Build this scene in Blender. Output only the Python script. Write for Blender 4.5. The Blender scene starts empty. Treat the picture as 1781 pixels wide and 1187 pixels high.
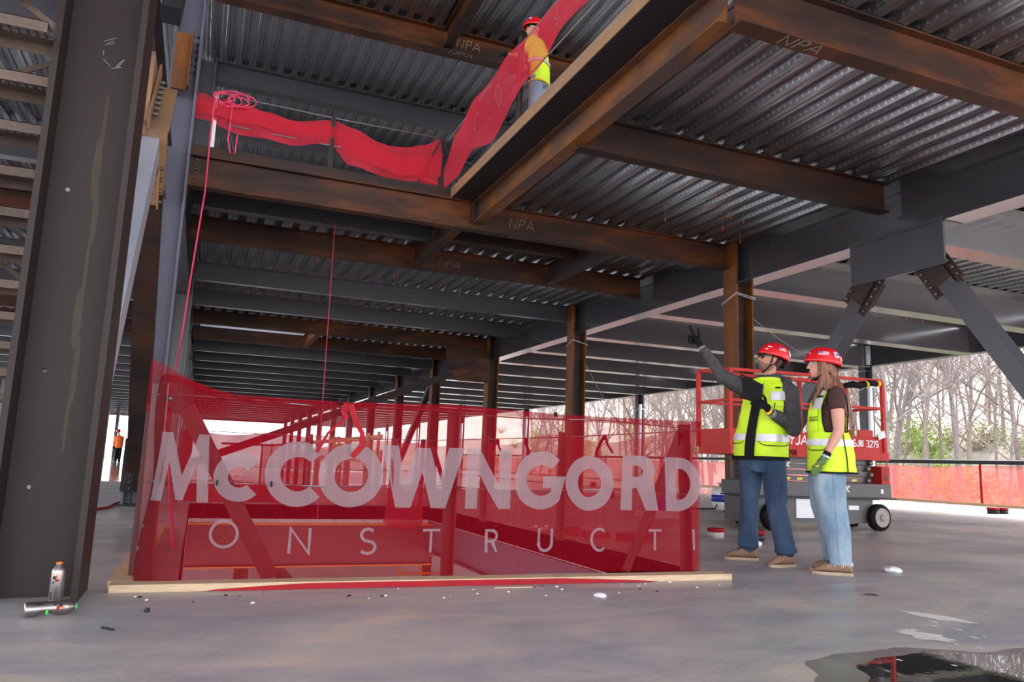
# Steel-framed building site with a guarded floor opening
SKY, SUN, EXPO = 5.5, 16.0, 0.0
import bpy, bmesh, math, random
from mathutils import Vector, Matrix, Euler, noise
from mathutils.geometry import tessellate_polygon
random.seed(7)
PI = math.pi
sc = bpy.context.scene
C = sc.collection

# ------------------------------------------------------------------ camera
cam_d = bpy.data.cameras.new('camera'); cam = bpy.data.objects.new('camera', cam_d); C.objects.link(cam)
RW = ((.924, -.380, .036), (.094, .133, -.987), (.370, .915, .158))     # world axes as seen by the lens (right, down, forward)
rt, dn, fw = Vector(RW[0]), Vector(RW[1]), Vector(RW[2])
fw.normalize(); rt = (rt - fw * rt.dot(fw)).normalized(); up = rt.cross(fw).normalized()
M = Matrix(((rt.x, up.x, -fw.x), (rt.y, up.y, -fw.y), (rt.z, up.z, -fw.z)))
cam.matrix_world = Matrix.Translation((0, 0, .78)) @ M.to_4x4()
cam_d.sensor_width = 36; cam_d.lens = 1321.6 / 1781 * 36; cam_d.clip_end = 600; cam_d.clip_start = .05
sc.camera = cam
# ------------------------------------------------------------------ sky and exposure
w = bpy.data.worlds.new('sky'); sc.world = w; w.use_nodes = True
wn = w.node_tree.nodes; wl = w.node_tree.links
bg = wn['Background']; bg.inputs[1].default_value = SKY
tcw = wn.new('ShaderNodeTexCoord'); sepw = wn.new('ShaderNodeSeparateXYZ'); rmp = wn.new('ShaderNodeValToRGB')
wl.new(tcw.outputs['Generated'], sepw.inputs[0]); wl.new(sepw.outputs['Z'], rmp.inputs[0]); wl.new(rmp.outputs[0], bg.inputs[0])
rmp.color_ramp.elements[0].position = 0.0; rmp.color_ramp.elements[0].color = (.95, .95, 1, 1)
rmp.color_ramp.elements[1].position = .6; rmp.color_ramp.elements[1].color = (.86, .92, 1, 1)
sun_d = bpy.data.lights.new('sun', 'SUN'); sun_d.energy = SUN; sun_d.angle = math.radians(12); sun_d.color = (1, .96, .9)
sun = bpy.data.objects.new('sun', sun_d); C.objects.link(sun); sun.rotation_euler = (0, math.radians(52), math.radians(20))
sc.view_settings.view_transform = 'Standard'; sc.view_settings.look = 'None'; sc.view_settings.gamma = 1
sc.view_settings.use_curve_mapping = False; sc.view_settings.exposure = EXPO
sc.cycles.use_denoising = True
sc.cycles.max_bounces = 10; sc.cycles.diffuse_bounces = 5; sc.cycles.glossy_bounces = 4
sc.cycles.transparent_max_bounces = 24; sc.cycles.transmission_bounces = 6
sc.cycles.sample_clamp_indirect = 6

# ------------------------------------------------------------------ materials
def new_mat(name):
    m = bpy.data.materials.new(name); m.use_nodes = True
    return m, m.node_tree.nodes, m.node_tree.links, m.node_tree.nodes['Principled BSDF']
def tex(n, l, scale=4, detail=5, stretch=(1, 1, 1), kind='NOISE', coord='Object', rough=.6, dist=0):
    tc = n.new('ShaderNodeTexCoord'); mp = n.new('ShaderNodeMapping'); mp.inputs['Scale'].default_value = stretch
    l.new(tc.outputs[coord], mp.inputs[0])
    t = n.new('ShaderNodeTexNoise'); t.inputs['Scale'].default_value = scale; t.inputs['Detail'].default_value = detail
    t.inputs['Roughness'].default_value = rough; t.inputs['Distortion'].default_value = dist
    l.new(mp.outputs[0], t.inputs[0]); return t.outputs[0]
def ramp(n, l, src, stops):
    r = n.new('ShaderNodeValToRGB'); l.new(src, r.inputs[0]); e = r.color_ramp.elements
    e[0].position, e[0].color = stops[0][0], (*stops[0][1], 1); e[1].position, e[1].color = stops[-1][0], (*stops[-1][1], 1)
    for p, c in stops[1:-1]: x = e.new(p); x.color = (*c, 1)
    return r.outputs[0]
def mixc(n, l, fac, a, b, mode='MIX'):
    m = n.new('ShaderNodeMixRGB'); m.blend_type = mode
    for i, v in ((0, fac), (1, a), (2, b)):
        if hasattr(v, 'default_value'): l.new(v, m.inputs[i])
        elif i == 0: m.inputs[0].default_value = v
        else: m.inputs[i].default_value = (*v, 1)
    return m.outputs[0]
def bump(n, l, b, src, strength=.2, dist=.01):
    k = n.new('ShaderNodeBump'); k.inputs['Strength'].default_value = strength; k.inputs['Distance'].default_value = dist
    l.new(src, k.inputs['Height']); l.new(k.outputs[0], b.inputs['Normal'])
def flat(name, col, rough=.5, metal=0, var=.12, scale=12, spec=.5, bmp=0, stretch=(1, 1, 1)):
    m, n, l, b = new_mat(name)
    t = tex(n, l, scale, 4, stretch)
    lo = tuple(c * (1 - var) for c in col); hi = tuple(min(1, c * (1 + var)) for c in col)
    l.new(ramp(n, l, t, [(.3, lo), (.7, hi)]), b.inputs['Base Color'])
    b.inputs['Roughness'].default_value = rough; b.inputs['Metallic'].default_value = metal
    b.inputs['Specular IOR Level'].default_value = spec
    if bmp: bump(n, l, b, t, bmp)
    return m
def rust(name, dark, mid, hot, a=.42, b_=.6, stretch=(1, 1, 1), rough=.62, scale=1.6):
    m, n, l, b = new_mat(name)
    big = tex(n, l, scale, 7, stretch, rough=.62, dist=.3); fine = tex(n, l, 45, 4)
    base = ramp(n, l, big, [(a - .12, dark), (a, mid), (b_, hot), (b_ + .14, mid)])
    l.new(mixc(n, l, .35, base, ramp(n, l, fine, [(.35, (.3, .3, .3)), (.7, (1, 1, 1))]), 'MULTIPLY'), b.inputs['Base Color'])
    b.inputs['Roughness'].default_value = rough; b.inputs['Specular IOR Level'].default_value = .35
    bump(n, l, b, fine, .25, .004); return m
def primer(name, col, rough=.5, scratch=.12, spec=.5):
    m, n, l, b = new_mat(name)
    big = tex(n, l, .9, 6, (1, 1, 1)); fine = tex(n, l, 60, 3); sc_ = tex(n, l, 5, 8, (1, 1, 1), rough=.75, dist=1.2)
    c1 = mixc(n, l, .55, ramp(n, l, big, [(.3, tuple(c * .8 for c in col)), (.7, tuple(c * 1.2 for c in col))]), ramp(n, l, fine, [(.3, tuple(c * .85 for c in col)), (.7, tuple(c * 1.12 for c in col))]))
    l.new(mixc(n, l, ramp(n, l, sc_, [(.66, (0, 0, 0)), (.8, (scratch,) * 3)]), c1, (.32, .3, .29)), b.inputs['Base Color'])
    b.inputs['Roughness'].default_value = rough; b.inputs['Specular IOR Level'].default_value = spec; b.inputs['IOR'].default_value = 1.5 if spec < .9 else 1.75; return m
MT = {}
MT['rust'] = rust('rusty_steel', (.018, .009, .006), (.048, .018, .008), (.17, .050, .008), .50, .68, (.35, .35, 1.6), scale=1.1)
MT['rust_dark'] = rust('dark_rusty_steel', (.016, .009, .008), (.032, .016, .011), (.085, .028, .009), .5, .72, (.35, .35, 1.4))
MT['rust_orange'] = rust('orange_rusty_steel', (.060, .020, .005), (.13, .042, .006), (.24, .08, .010), .42, .66, (1, 1, .3))
MT['rust_tan'] = rust('tan_weathered_steel', (.17, .10, .065), (.30, .19, .125), (.42, .24, .11), .4, .62, (1, .25, 1))
MT['rust_scale'] = rust('rust_with_mill_scale', (.085, .070, .070), (.12, .060, .032), (.27, .10, .022), .46, .60, (1, .4, 1), .5)
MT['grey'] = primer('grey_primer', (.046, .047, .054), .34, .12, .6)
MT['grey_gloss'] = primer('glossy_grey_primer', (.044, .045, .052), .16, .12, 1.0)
MT['grey_lit'] = primer('lit_grey_primer', (.095, .090, .096), .16, .12, 1.0)  # grey primer lightened to paint in the brighter light of the right bay
MT['grey_brown'] = primer('brownish_grey_primer', (.034, .0245, .0215), .6, .12, .25)
MT['galv'] = flat('galvanized_steel', (.50, .52, .60), .42, .35, .08, 5)
MT['lavender'] = primer('lavender_grey_primer', (.10, .10, .14), .5)
MT['dark'] = flat('dark_steel', (.022, .022, .026), .5, spec=.3)
MT['black'] = flat('black_rubber', (.008, .008, .009), .7, spec=.15)
MT['bolt'] = flat('bolt_steel', (.13, .11, .10), .4, .6)
# galvanized deck with stamped embossments
m, n, l, b = new_mat('galvanized_deck'); MT['deck'] = m
tc = n.new('ShaderNodeTexCoord'); sp = n.new('ShaderNodeSeparateXYZ'); l.new(tc.outputs['Object'], sp.inputs[0])
def mth(op, a, b_=None):
    k = n.new('ShaderNodeMath'); k.operation = op
    for i, v in ((0, a), (1, b_)):
        if v is None: continue
        if hasattr(v, 'default_value'): l.new(v, k.inputs[i])
        else: k.inputs[i].default_value = v
    return k.outputs[0]
fx = mth('FRACT', mth('DIVIDE', sp.outputs['X'], .333))
fy = mth('FRACT', mth('DIVIDE', sp.outputs['Y'], .10))
band = mth('MULTIPLY', mth('GREATER_THAN', sp.outputs['Z'], .022), mth('LESS_THAN', sp.outputs['Z'], .056))
emb = mth('MULTIPLY', band, mth('LESS_THAN', fy, .26))
spang = tex(n, l, 9, 5, (3, .25, 3)); 
l.new(mixc(n, l, mth('MULTIPLY', emb, .75), ramp(n, l, spang, [(.3, (.34, .36, .38)), (.7, (.48, .50, .53))]), (.95, .95, .95)), b.inputs['Base Color'])
b.inputs['Metallic'].default_value = .95; b.inputs['Roughness'].default_value = .24
bump(n, l, b, mth('ADD', emb, mth('MULTIPLY', spang, .35)), 1.0, .02)
# concrete floor
m, n, l, b = new_mat('trowelled_concrete'); MT['floor'] = m
t1 = tex(n, l, .35, 9, (.55, 1, 1), rough=.62, dist=.8); t2 = tex(n, l, 1.1, 8, (.4, 1.2, 1), rough=.7, dist=1.4); t3 = tex(n, l, 38, 5); t4 = tex(n, l, .75, 5, (1, 1, 1), dist=.4)
t5 = tex(n, l, 3.2, 10, (.5, 1.3, 1), rough=.8, dist=2.6); t6 = tex(n, l, 1.0, 10, (.8, 1.5, 1), rough=.74, dist=1.8)
c1 = ramp(n, l, t1, [(.40, (.30, .30, .335)), (.50, (.44, .425, .43)), (.60, (.56, .50, .46))])
c2 = mixc(n, l, .55, c1, ramp(n, l, t2, [(.36, (.25, .265, .31)), (.5, (.42, .405, .41)), (.63, (.60, .50, .42))]))
c3 = mixc(n, l, ramp(n, l, t5, [(.60, (0, 0, 0)), (.72, (.32,) * 3)]), c2, (.68, .65, .62))
c4 = mixc(n, l, ramp(n, l, t5, [(.27, (.38,) * 3), (.37, (0, 0, 0))]), c3, (.15, .14, .145))
c4 = mixc(n, l, .75, c4, ramp(n, l, t6, [(.38, (.88, .90, .94)), (.50, (1.14, 1.12, 1.12)), (.63, (1.40, 1.28, 1.16))]), 'MULTIPLY')
c5 = mixc(n, l, .22, c4, ramp(n, l, t3, [(.35, (.45,) * 3), (.65, (1, 1, 1))]), 'MULTIPLY')
l.new(c5, b.inputs['Base Color'])
l.new(ramp(n, l, t4, [(.35, (.30,) * 3), (.65, (.50,) * 3)]), b.inputs['Roughness'])
b.inputs['Specular IOR Level'].default_value = .5; bump(n, l, b, t3, .10, .003)
MT['concrete'] = flat('rough_concrete', (.50, .46, .46), .85, 0, .2, 9, bmp=.3)
MT['water'] = None
m, n, l, b = new_mat('puddle_water'); MT['water'] = m
b.inputs['Base Color'].default_value = (.035, .032, .032, 1); b.inputs['Roughness'].default_value = .015; b.inputs['Specular IOR Level'].default_value = .9
bump(n, l, b, tex(n, l, 14, 2), .03, .004)
MT['wet_glint'] = flat('white_glint_on_wet', (.85, .85, .86), .25, 0, .25, 40)  # white base colour paints the sky's reflection on the wet spots
MT['wood'] = flat('pine_lumber', (.58, .42, .27), .7, 0, .22, 6, stretch=(1, 12, 12), bmp=.1)
MT['wood_y'] = flat('pine_lumber_along', (.62, .42, .23), .7, 0, .22, 6, stretch=(12, 1, 12), bmp=.1)
def mesh_cloth(name, col, see, threads=1.0, rough=.7, axis='XZ', amp=1.0):
    m = bpy.data.materials.new(name); m.use_nodes = True; n = m.node_tree.nodes; l = m.node_tree.links; n.clear()
    out = n.new('ShaderNodeOutputMaterial'); tr = n.new('ShaderNodeBsdfTransparent'); df = n.new('ShaderNodeBsdfDiffuse'); tl = n.new('ShaderNodeBsdfTranslucent')
    tr.inputs[0].default_value = (1, 1, 1, 1)
    df.inputs[0].default_value = (*col, 1); tl.inputs[0].default_value = (*col, 1)
    mx = n.new('ShaderNodeMixShader'); mx.inputs[0].default_value = .45; l.new(df.outputs[0], mx.inputs[1]); l.new(tl.outputs[0], mx.inputs[2])
    m2 = n.new('ShaderNodeMixShader'); l.new(tr.outputs[0], m2.inputs[1]); l.new(mx.outputs[0], m2.inputs[2]); l.new(m2.outputs[0], out.inputs[0])
    tcx = n.new('ShaderNodeTexCoord'); wv = n.new('ShaderNodeTexWave'); wv.bands_direction = 'X'; wv.inputs['Scale'].default_value = 26 * threads
    nz = n.new('ShaderNodeTexNoise'); nz.inputs['Scale'].default_value = 3
    l.new(tcx.outputs['UV' if axis == 'UV' else 'Object'], wv.inputs[0]); l.new(tcx.outputs['Object'], nz.inputs[0])
    mr = n.new('ShaderNodeMapRange'); mr.inputs[3].default_value = 1 - see - .10 * amp; mr.inputs[4].default_value = 1 - see + .06 * amp; l.new(wv.outputs[1], mr.inputs[0])
    ad = n.new('ShaderNodeMath'); ad.operation = 'MULTIPLY_ADD'; l.new(nz.outputs[0], ad.inputs[0]); ad.inputs[1].default_value = .10; l.new(mr.outputs[0], ad.inputs[2])
    cl = n.new('ShaderNodeMath'); cl.operation = 'MINIMUM'; l.new(ad.outputs[0], cl.inputs[0]); cl.inputs[1].default_value = .97; l.new(cl.outputs[0], m2.inputs[0])
    return m
MT['mesh'] = mesh_cloth('red_debris_mesh', (.37, .008, .020), .47)
MT['mesh_far'] = mesh_cloth('red_fence_mesh', (.80, .17, .17), .42, amp=.1)
MT['mesh_side'] = mesh_cloth('side_red_mesh', (.62, .035, .05), .56, amp=.2)
MT['mesh_back'] = mesh_cloth('dense_red_mesh', (.42, .012, .022), .16, amp=.4)
MT['mesh_up'] = mesh_cloth('bright_red_mesh', (.80, .05, .085), .34, amp=.5)
MT['print'] = mesh_cloth('white_print_on_mesh', (.50, .40, .43), .42)
MT['redtape'] = flat('red_flagging', (.32, .006, .014), .6, spec=.2)
MT['redpaint'] = flat('red_paint', (.46, .022, .016), .5, 0, .15, 8, spec=.25)
MT['redsteel'] = flat('dark_red_steel', (.16, .02, .022), .5)
MT['wire'] = flat('wire_rope', (.24, .23, .24), .45, .5)
MT['orange'] = flat('orange_paint', (.75, .19, .02), .5)
MT['white'] = flat('white_paint', (.78, .78, .80), .4, 0, .04)
MT['chalk'] = flat('chalk', (.30, .29, .29), .9)
MT['chalk_r'] = flat('dull_chalk_on_rust', (.30, .22, .16), .9)
MT['pvc'] = flat('white_pipe', (.72, .74, .80), .3, 0, .03)
MT['liftgrey'] = flat('lift_grey_paint', (.075, .068, .07), .45, 0, .1)
MT['yellow'] = flat('yellow_decal', (.80, .50, .03), .5, 0, .05)
MT['pink'] = flat('pink_cord', (.80, .06, .14), .6)

# ------------------------------------------------------------------ helpers
def link(o, parent=None):
    C.objects.link(o)
    if parent: o.parent = parent
    return o
def tag(o, label=None, cat=None, group=None, kind=None):
    if label: o['label'] = label
    if cat: o['category'] = cat
    if group: o['group'] = group
    if kind: o['kind'] = kind
    return o
def empty(name, loc, label, cat, group=None, rz=0):
    o = bpy.data.objects.new(name, None); C.objects.link(o); o.location = loc; o.rotation_euler = (0, 0, rz); o.empty_display_size = .1
    return tag(o, label, cat, group)
class MB:
    def __init__(s): s.v = []; s.f = []; s.mi = []; s.cur = 0; s.uv = None
    def add(s, vs, fs):
        k = len(s.v); s.v += [tuple(v) for v in vs]; s.f += [tuple(i + k for i in f) for f in fs]; s.mi += [s.cur] * len(fs)
        return s
    def box(s, x0, x1, y0, y1, z0, z1):
        return s.add([(x0, y0, z0), (x1, y0, z0), (x1, y1, z0), (x0, y1, z0), (x0, y0, z1), (x1, y0, z1), (x1, y1, z1), (x0, y1, z1)],
                     [(0, 3, 2, 1), (4, 5, 6, 7), (0, 1, 5, 4), (1, 2, 6, 5), (2, 3, 7, 6), (3, 0, 4, 7)])
    def frame(s, p0, p1, hint=(0, 0, 1)):
        a = (Vector(p1) - Vector(p0)); L = a.length; a.normalize(); h = Vector(hint)
        if abs(a.dot(h)) > .98: h = Vector((1, 0, 0))
        u = h.cross(a).normalized(); v = a.cross(u); return Vector(p0), a, u, v, L
    def bar(s, p0, p1, wu, wv, hint=(0, 0, 1)):                     # rectangular bar, wu across, wv along the hint
        o, a, u, v, L = s.frame(p0, p1, hint); vs = []
        for t in (0, L):
            for du, dv in ((-1, -1), (1, -1), (1, 1), (-1, 1)): vs.append(o + a * t + u * du * wu / 2 + v * dv * wv / 2)
        return s.add(vs, [(0, 3, 2, 1), (4, 5, 6, 7), (0, 1, 5, 4), (1, 2, 6, 5), (2, 3, 7, 6), (3, 0, 4, 7)])
    def ibeam(s, p0, p1, wid, dep, tf=.02, tw=.012, hint=(0, 0, 1)): # flanges at +-v (the hint)
        o, a, u, v, L = s.frame(p0, p1, hint); e, g = dep / 2, dep / 2 - tf
        prof = [(-wid / 2, -e), (wid / 2, -e), (wid / 2, -g), (tw / 2, -g), (tw / 2, g), (wid / 2, g), (wid / 2, e), (-wid / 2, e), (-wid / 2, g), (-tw / 2, g), (-tw / 2, -g), (-wid / 2, -g)]
        n_ = 12; vs = [o + a * t + u * x + v * y for t in (0, L) for x, y in prof]
        fs = [(i, (i + 1) % n_, n_ + (i + 1) % n_, n_ + i) for i in range(n_)]
        fs += [(0, 11, 2, 1), (11, 10, 3, 2), (10, 9, 4, 3), (9, 8, 5, 4), (8, 7, 6, 5)]
        fs += [tuple(reversed([q + n_ for q in f])) for f in fs[-5:]]
        return s.add(vs, fs)
    def tube(s, pts, r, seg=8, cap=True, r2=None):
        pts = [Vector(p) for p in pts]; N = len(pts); k0 = None; vs = []; pu = None
        for i, p in enumerate(pts):
            a = (pts[min(i + 1, N - 1)] - pts[max(i - 1, 0)]).normalized()
            if pu is None: pu = a.orthogonal().normalized()
            u = (pu - a * pu.dot(a)); u = u.normalized() if u.length > 1e-5 else a.orthogonal().normalized(); pu = u; v = a.cross(u)
            rr = r[i] if isinstance(r, (list, tuple)) else (r if r2 is None else r + (r2 - r) * i / (N - 1))
            for j in range(seg): t = 2 * PI * j / seg; vs.append(p + u * math.cos(t) * rr + v * math.sin(t) * rr)
        fs = [(i * seg + j, i * seg + (j + 1) % seg, (i + 1) * seg + (j + 1) % seg, (i + 1) * seg + j) for i in range(N - 1) for j in range(seg)]
        if cap: fs += [tuple(range(seg))[::-1], tuple((N - 1) * seg + j for j in range(seg))]
        return s.add(vs, fs)
    def lathe(s, prof, c=(0, 0, 0), seg=20, axis=(0, 0, 1)):
        a = Vector(axis).normalized(); u = a.orthogonal().normalized(); v = a.cross(u); c = Vector(c)
        vs = [c + a * h + (u * math.cos(2 * PI * j / seg) + v * math.sin(2 * PI * j / seg)) * max(r, 1e-4) for r, h in prof for j in range(seg)]
        N = len(prof); fs = [(i * seg + j, i * seg + (j + 1) % seg, (i + 1) * seg + (j + 1) % seg, (i + 1) * seg + j) for i in range(N - 1) for j in range(seg)]
        fs += [tuple(range(seg))[::-1], tuple((N - 1) * seg + j for j in range(seg))]
        return s.add(vs, fs)
    def ell(s, c, r, rot=None, seg=16, rings=10):
        c = Vector(c); vs = []; R_ = rot or Matrix.Identity(3)
        if not hasattr(r, '__len__'): r = (r, r, r)
        for i in range(rings + 1):
            ph = PI * i / rings
            for j in range(seg):
                th = 2 * PI * j / seg; p = Vector((r[0] * max(math.sin(ph), .02) * math.cos(th), r[1] * max(math.sin(ph), .02) * math.sin(th), r[2] * math.cos(ph)))
                vs.append(c + R_ @ p)
        fs = [(i * seg + j, (i + 1) * seg + j, (i + 1) * seg + (j + 1) % seg, i * seg + (j + 1) % seg) for i in range(rings) for j in range(seg)]
        fs += [tuple(range(seg)), tuple(rings * seg + j for j in range(seg))[::-1]]
        return s.add(vs, fs)
    def poly(s, contours, P, th=0):                                  # filled polygon with holes; P maps (x, y) to 3-D
        cs = [[Vector((x, y, 0)) for x, y in c] for c in contours]; flat_ = [p for c in cs for p in c]
        tri = tessellate_polygon(cs); return s.add([P(p.x, p.y) for p in flat_], [tuple(t) for t in tri])
    def build(s, name, mat, parent=None, smooth=False, loc=None):
        me = bpy.data.meshes.new(name); v = s.v
        if loc is not None: L = Vector(loc); v = [tuple(Vector(p) - L) for p in v]
        me.from_pydata(v, [], s.f); mats = mat if isinstance(mat, (list, tuple)) else [mat]
        for m_ in mats: me.materials.append(m_)
        if len(mats) > 1: me.polygons.foreach_set('material_index', s.mi)
        if smooth: me.polygons.foreach_set('use_smooth', [True] * len(me.polygons))
        me.update(); o = bpy.data.objects.new(name, me); link(o, parent)
        if loc is not None and parent is None: o.location = loc
        return o
def child(mb, name, mat, parent, smooth=False):
    """mesh given in world coordinates, stored relative to the unrotated parent empty/object"""
    L = parent.location.copy(); q = parent
    while q.parent: q = q.parent; L += q.location
    k = MB(); k.v = [tuple(Vector(p) - L) for p in mb.v]; k.f = mb.f; k.mi = mb.mi
    return k.build(name, mat, parent, smooth)
ORD = ['first', 'second', 'third', 'fourth', 'fifth', 'sixth', 'seventh', 'eighth', 'ninth', 'tenth', 'eleventh', 'twelfth', 'thirteenth', 'fourteenth', 'fifteenth', 'sixteenth', 'seventeenth', 'eighteenth', 'nineteenth', 'twentieth']

# stroke lettering -------------------------------------------------------
def arc(cx, cy, rx, ry, a0, a1, k=10): return [(cx + rx * math.cos(math.radians(a0 + (a1 - a0) * i / k)), cy + ry * math.sin(math.radians(a0 + (a1 - a0) * i / k))) for i in range(k + 1)]
SG = {'t': (.4, [[(.2, .95), (.2, .1), (.35, 0)], [(0, .66), (.4, .66)]]), 'A': (.8, [[(0, 0), (.4, 1), (.8, 0)], [(.15, .35), (.65, .35)]]), 'C': (.8, [arc(.45, .5, .42, .5, 50, 310)]), 'c': (.6, [arc(.33, .36, .3, .36, 50, 310)]),
 'D': (.75, [[(0, 0), (0, 1), (.3, 1)] + arc(.3, .5, .42, .5, 90, -90) + [(0, 0)]]), 'G': (.85, [arc(.45, .5, .42, .5, 50, 350) + [(.86, .5), (.5, .5)]]),
 'I': (.15, [[(.07, 0), (.07, 1)]]), 'J': (.5, [[(.42, 1), (.42, .25)] + arc(.22, .25, .2, .25, 0, -160)]), 'K': (.7, [[(0, 0), (0, 1)], [(.65, 1), (.05, .45), (.7, 0)]]),
 'M': (.9, [[(0, 0), (.08, 1), (.45, .25), (.82, 1), (.9, 0)]]), 'N': (.75, [[(0, 0), (0, 1), (.7, 0), (.7, 1)]]), 'O': (.95, [arc(.46, .5, .45, .5, 0, 360, 20)]), 'o': (.6, [arc(.3, .33, .28, .33, 0, 360, 14)]),
 'P': (.65, [[(0, 0), (0, 1), (.35, 1)] + arc(.35, .75, .25, .25, 90, -90, 6) + [(0, .5)]]), 'R': (.7, [[(0, 0), (0, 1), (.35, 1)] + arc(.35, .76, .25, .24, 90, -90, 6) + [(0, .52)], [(.3, .52), (.65, 0)]]),
 'S': (.65, [arc(.32, .74, .27, .25, 40, 270, 8)[:-1] + arc(.32, .26, .3, .26, 90, -150, 9)]), 'T': (.7, [[(0, 1), (.7, 1)], [(.35, 1), (.35, 0)]]), 'U': (.75, [[(0, 1), (0, .33)] + arc(.35, .33, .35, .33, 180, 360) + [(.7, 1)]]),
 'W': (1.1, [[(0, 1), (.27, 0), (.55, .95), (.82, 0), (1.1, 1)]]), 'Y': (.75, [[(0, 1), (.37, .5), (.75, 1)], [(.37, .5), (.37, 0)]]), 'w': (.8, [[(0, .66), (.2, 0), (.4, .6), (.6, 0), (.8, .66)]]),
 'n': (.55, [[(0, 0), (0, .66)], [(0, .45)] + arc(.24, .42, .24, .24, 150, 0, 6) + [(.48, 0)]]), 'r': (.35, [[(0, 0), (0, .66)], arc(.2, .4, .2, .26, 170, 60, 4)]), 'd': (.6, [arc(.28, .33, .26, .33, 0, 360, 12), [(.55, 0), (.55, 1)]]),
 'i': (.15, [[(.05, 0), (.05, .66)], [(.05, .85), (.05, .95)]]), 'e': (.6, [[(.04, .35), (.56, .35)] + arc(.3, .33, .27, .33, 10, 310, 10)]), 'B': (.65, [[(0, 0), (0, 1), (.35, 1)] + arc(.35, .76, .22, .24, 90, -90, 6) + [(0, .52), (.35, .52)] + arc(.35, .26, .28, .26, 90, -90, 6) + [(0, 0)]]),
 '0': (.6, [arc(.3, .5, .28, .5, 0, 360, 16)]), '1': (.35, [[(0, .8), (.22, 1), (.22, 0)]]), '2': (.6, [arc(.3, .72, .27, .28, 160, -30, 8) + [(0, 0), (.6, 0)]]), '3': (.6, [arc(.28, .74, .25, .26, 150, -80, 7) + arc(.28, .26, .29, .26, 80, -150, 8)]),
 '9': (.6, [arc(.3, .7, .27, .3, 0, 360, 12), [(.57, .7)] + arc(.3, .35, .27, .35, 0, -120, 6)]), '8': (.6, [arc(.3, .75, .23, .25, 0, 360, 12), arc(.3, .25, .27, .26, 0, 360, 12)]), '6': (.6, [arc(.3, .3, .27, .3, 0, 360, 12), [(.03, .3)] + arc(.35, .5, .32, .5, 180, 80, 6)]),
 '5': (.6, [[(.55, 1), (.08, 1), (.05, .55)] + arc(.28, .32, .28, .32, 110, -150, 8)]), 'L': (.6, [[(0, 1), (0, 0), (.5, 0)]]), '4': (.6, [[(.45, 0), (.45, 1), (0, .3), (.6, .3)]]), ' ': (.4, []), 'F': (.6, [[(0, 0), (0, 1), (.55, 1)], [(0, .52), (.45, .52)]]), 'E': (.6, [[(.55, 0), (0, 0), (0, 1), (.55, 1)], [(0, .52), (.45, .52)]])}
def text_mb(mb, s, P, h, t=.12, gap=.22, slant=0, wobble=0):
    """opaque stroke lettering on the map P(x, y); height h, stroke t*h"""
    x = 0; rr = random.Random(len(s) * 7 + 1)
    for ch in s:
        wd, strokes = SG.get(ch, SG[' '])
        for st in strokes:
            pts = [Vector(((x + a + slant * b_ + rr.uniform(-wobble, wobble)) * h, (b_ + rr.uniform(-wobble, wobble)) * h)) for a, b_ in st]
            L, R_ = [], []
            for i, p in enumerate(pts):
                d0 = (pts[i] - pts[i - 1]).normalized() if i > 0 else (pts[1] - pts[0]).normalized()
                d1 = (pts[i + 1] - pts[i]).normalized() if i < len(pts) - 1 else d0
                d = (d0 + d1); d = d.normalized() if d.length > .2 else d0
                nn = Vector((-d.y, d.x)); k = min(1.8, 1 / max(.3, abs(nn.dot(Vector((-d0.y, d0.x))))))
                L.append(p + nn * t * h / 2 * k); R_.append(p - nn * t * h / 2 * k)
            N = len(pts); mb.add([P(q.x, q.y) for q in L + R_], [(i, N + i, N + i + 1, i + 1) for i in range(N - 1)])
        x += wd + gap
    return x * h
def text_w(s, h, gap=.22): return sum(SG.get(ch, SG[' '])[0] + gap for ch in s) * h - gap * h
# ================================================================== building structure
YB = [5.1, 8.2, 12.0, 15.2, 19.0, 22.35, 25.6, 29.1, 32.7, 36.2, 39.7, 43.2, 46.7, 50.2, 53.7, 57.2, 60.7, 64.2, 67.7, 71.2, 74.7, 78.2, 81.7, 85.2, 88.7, 92.2, 95.7]
ORD += ['twenty-first', 'twenty-second', 'twenty-third', 'twenty-fourth', 'twenty-fifth', 'twenty-sixth', 'twenty-seventh', 'twenty-eighth']
X0, X1, Y0, Y1 = -13.0, 20.6, -6.0, 98.0
OX0, OX1, OY0, OY1 = -.02, 3.70, 5.10, 12.65       # opening in the floor
k = MB()
for a in ((X0, OX0, Y0, 20.4), (OX1, 22.4, Y0, 20.4), (OX0, OX1, Y0, OY0), (OX0, OX1, OY1, 20.4)): k.box(*a, -.22, 0)
tag(k.build('floor', MT['floor']), 'grey trowelled concrete floor slab around the opening', 'floor', kind='structure')
m, n, l, b = new_mat('polished_wet_slab'); MT['floor2'] = m
l.new(ramp(n, l, tex(n, l, 1.2, 7, (.5, 1, 1)), [(.3, (.26, .24, .25)), (.7, (.44, .40, .40))]), b.inputs['Base Color'])
l.new(ramp(n, l, tex(n, l, .6, 5), [(.4, (.06,) * 3), (.7, (.22,) * 3)]), b.inputs['Roughness'])
k = MB().box(X0, 22.4, 20.42, Y1, -.22, .004)
tag(k.build('floor', MT['floor2']), 'shinier slab area beyond the pour joint', 'floor', kind='structure')
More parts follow.
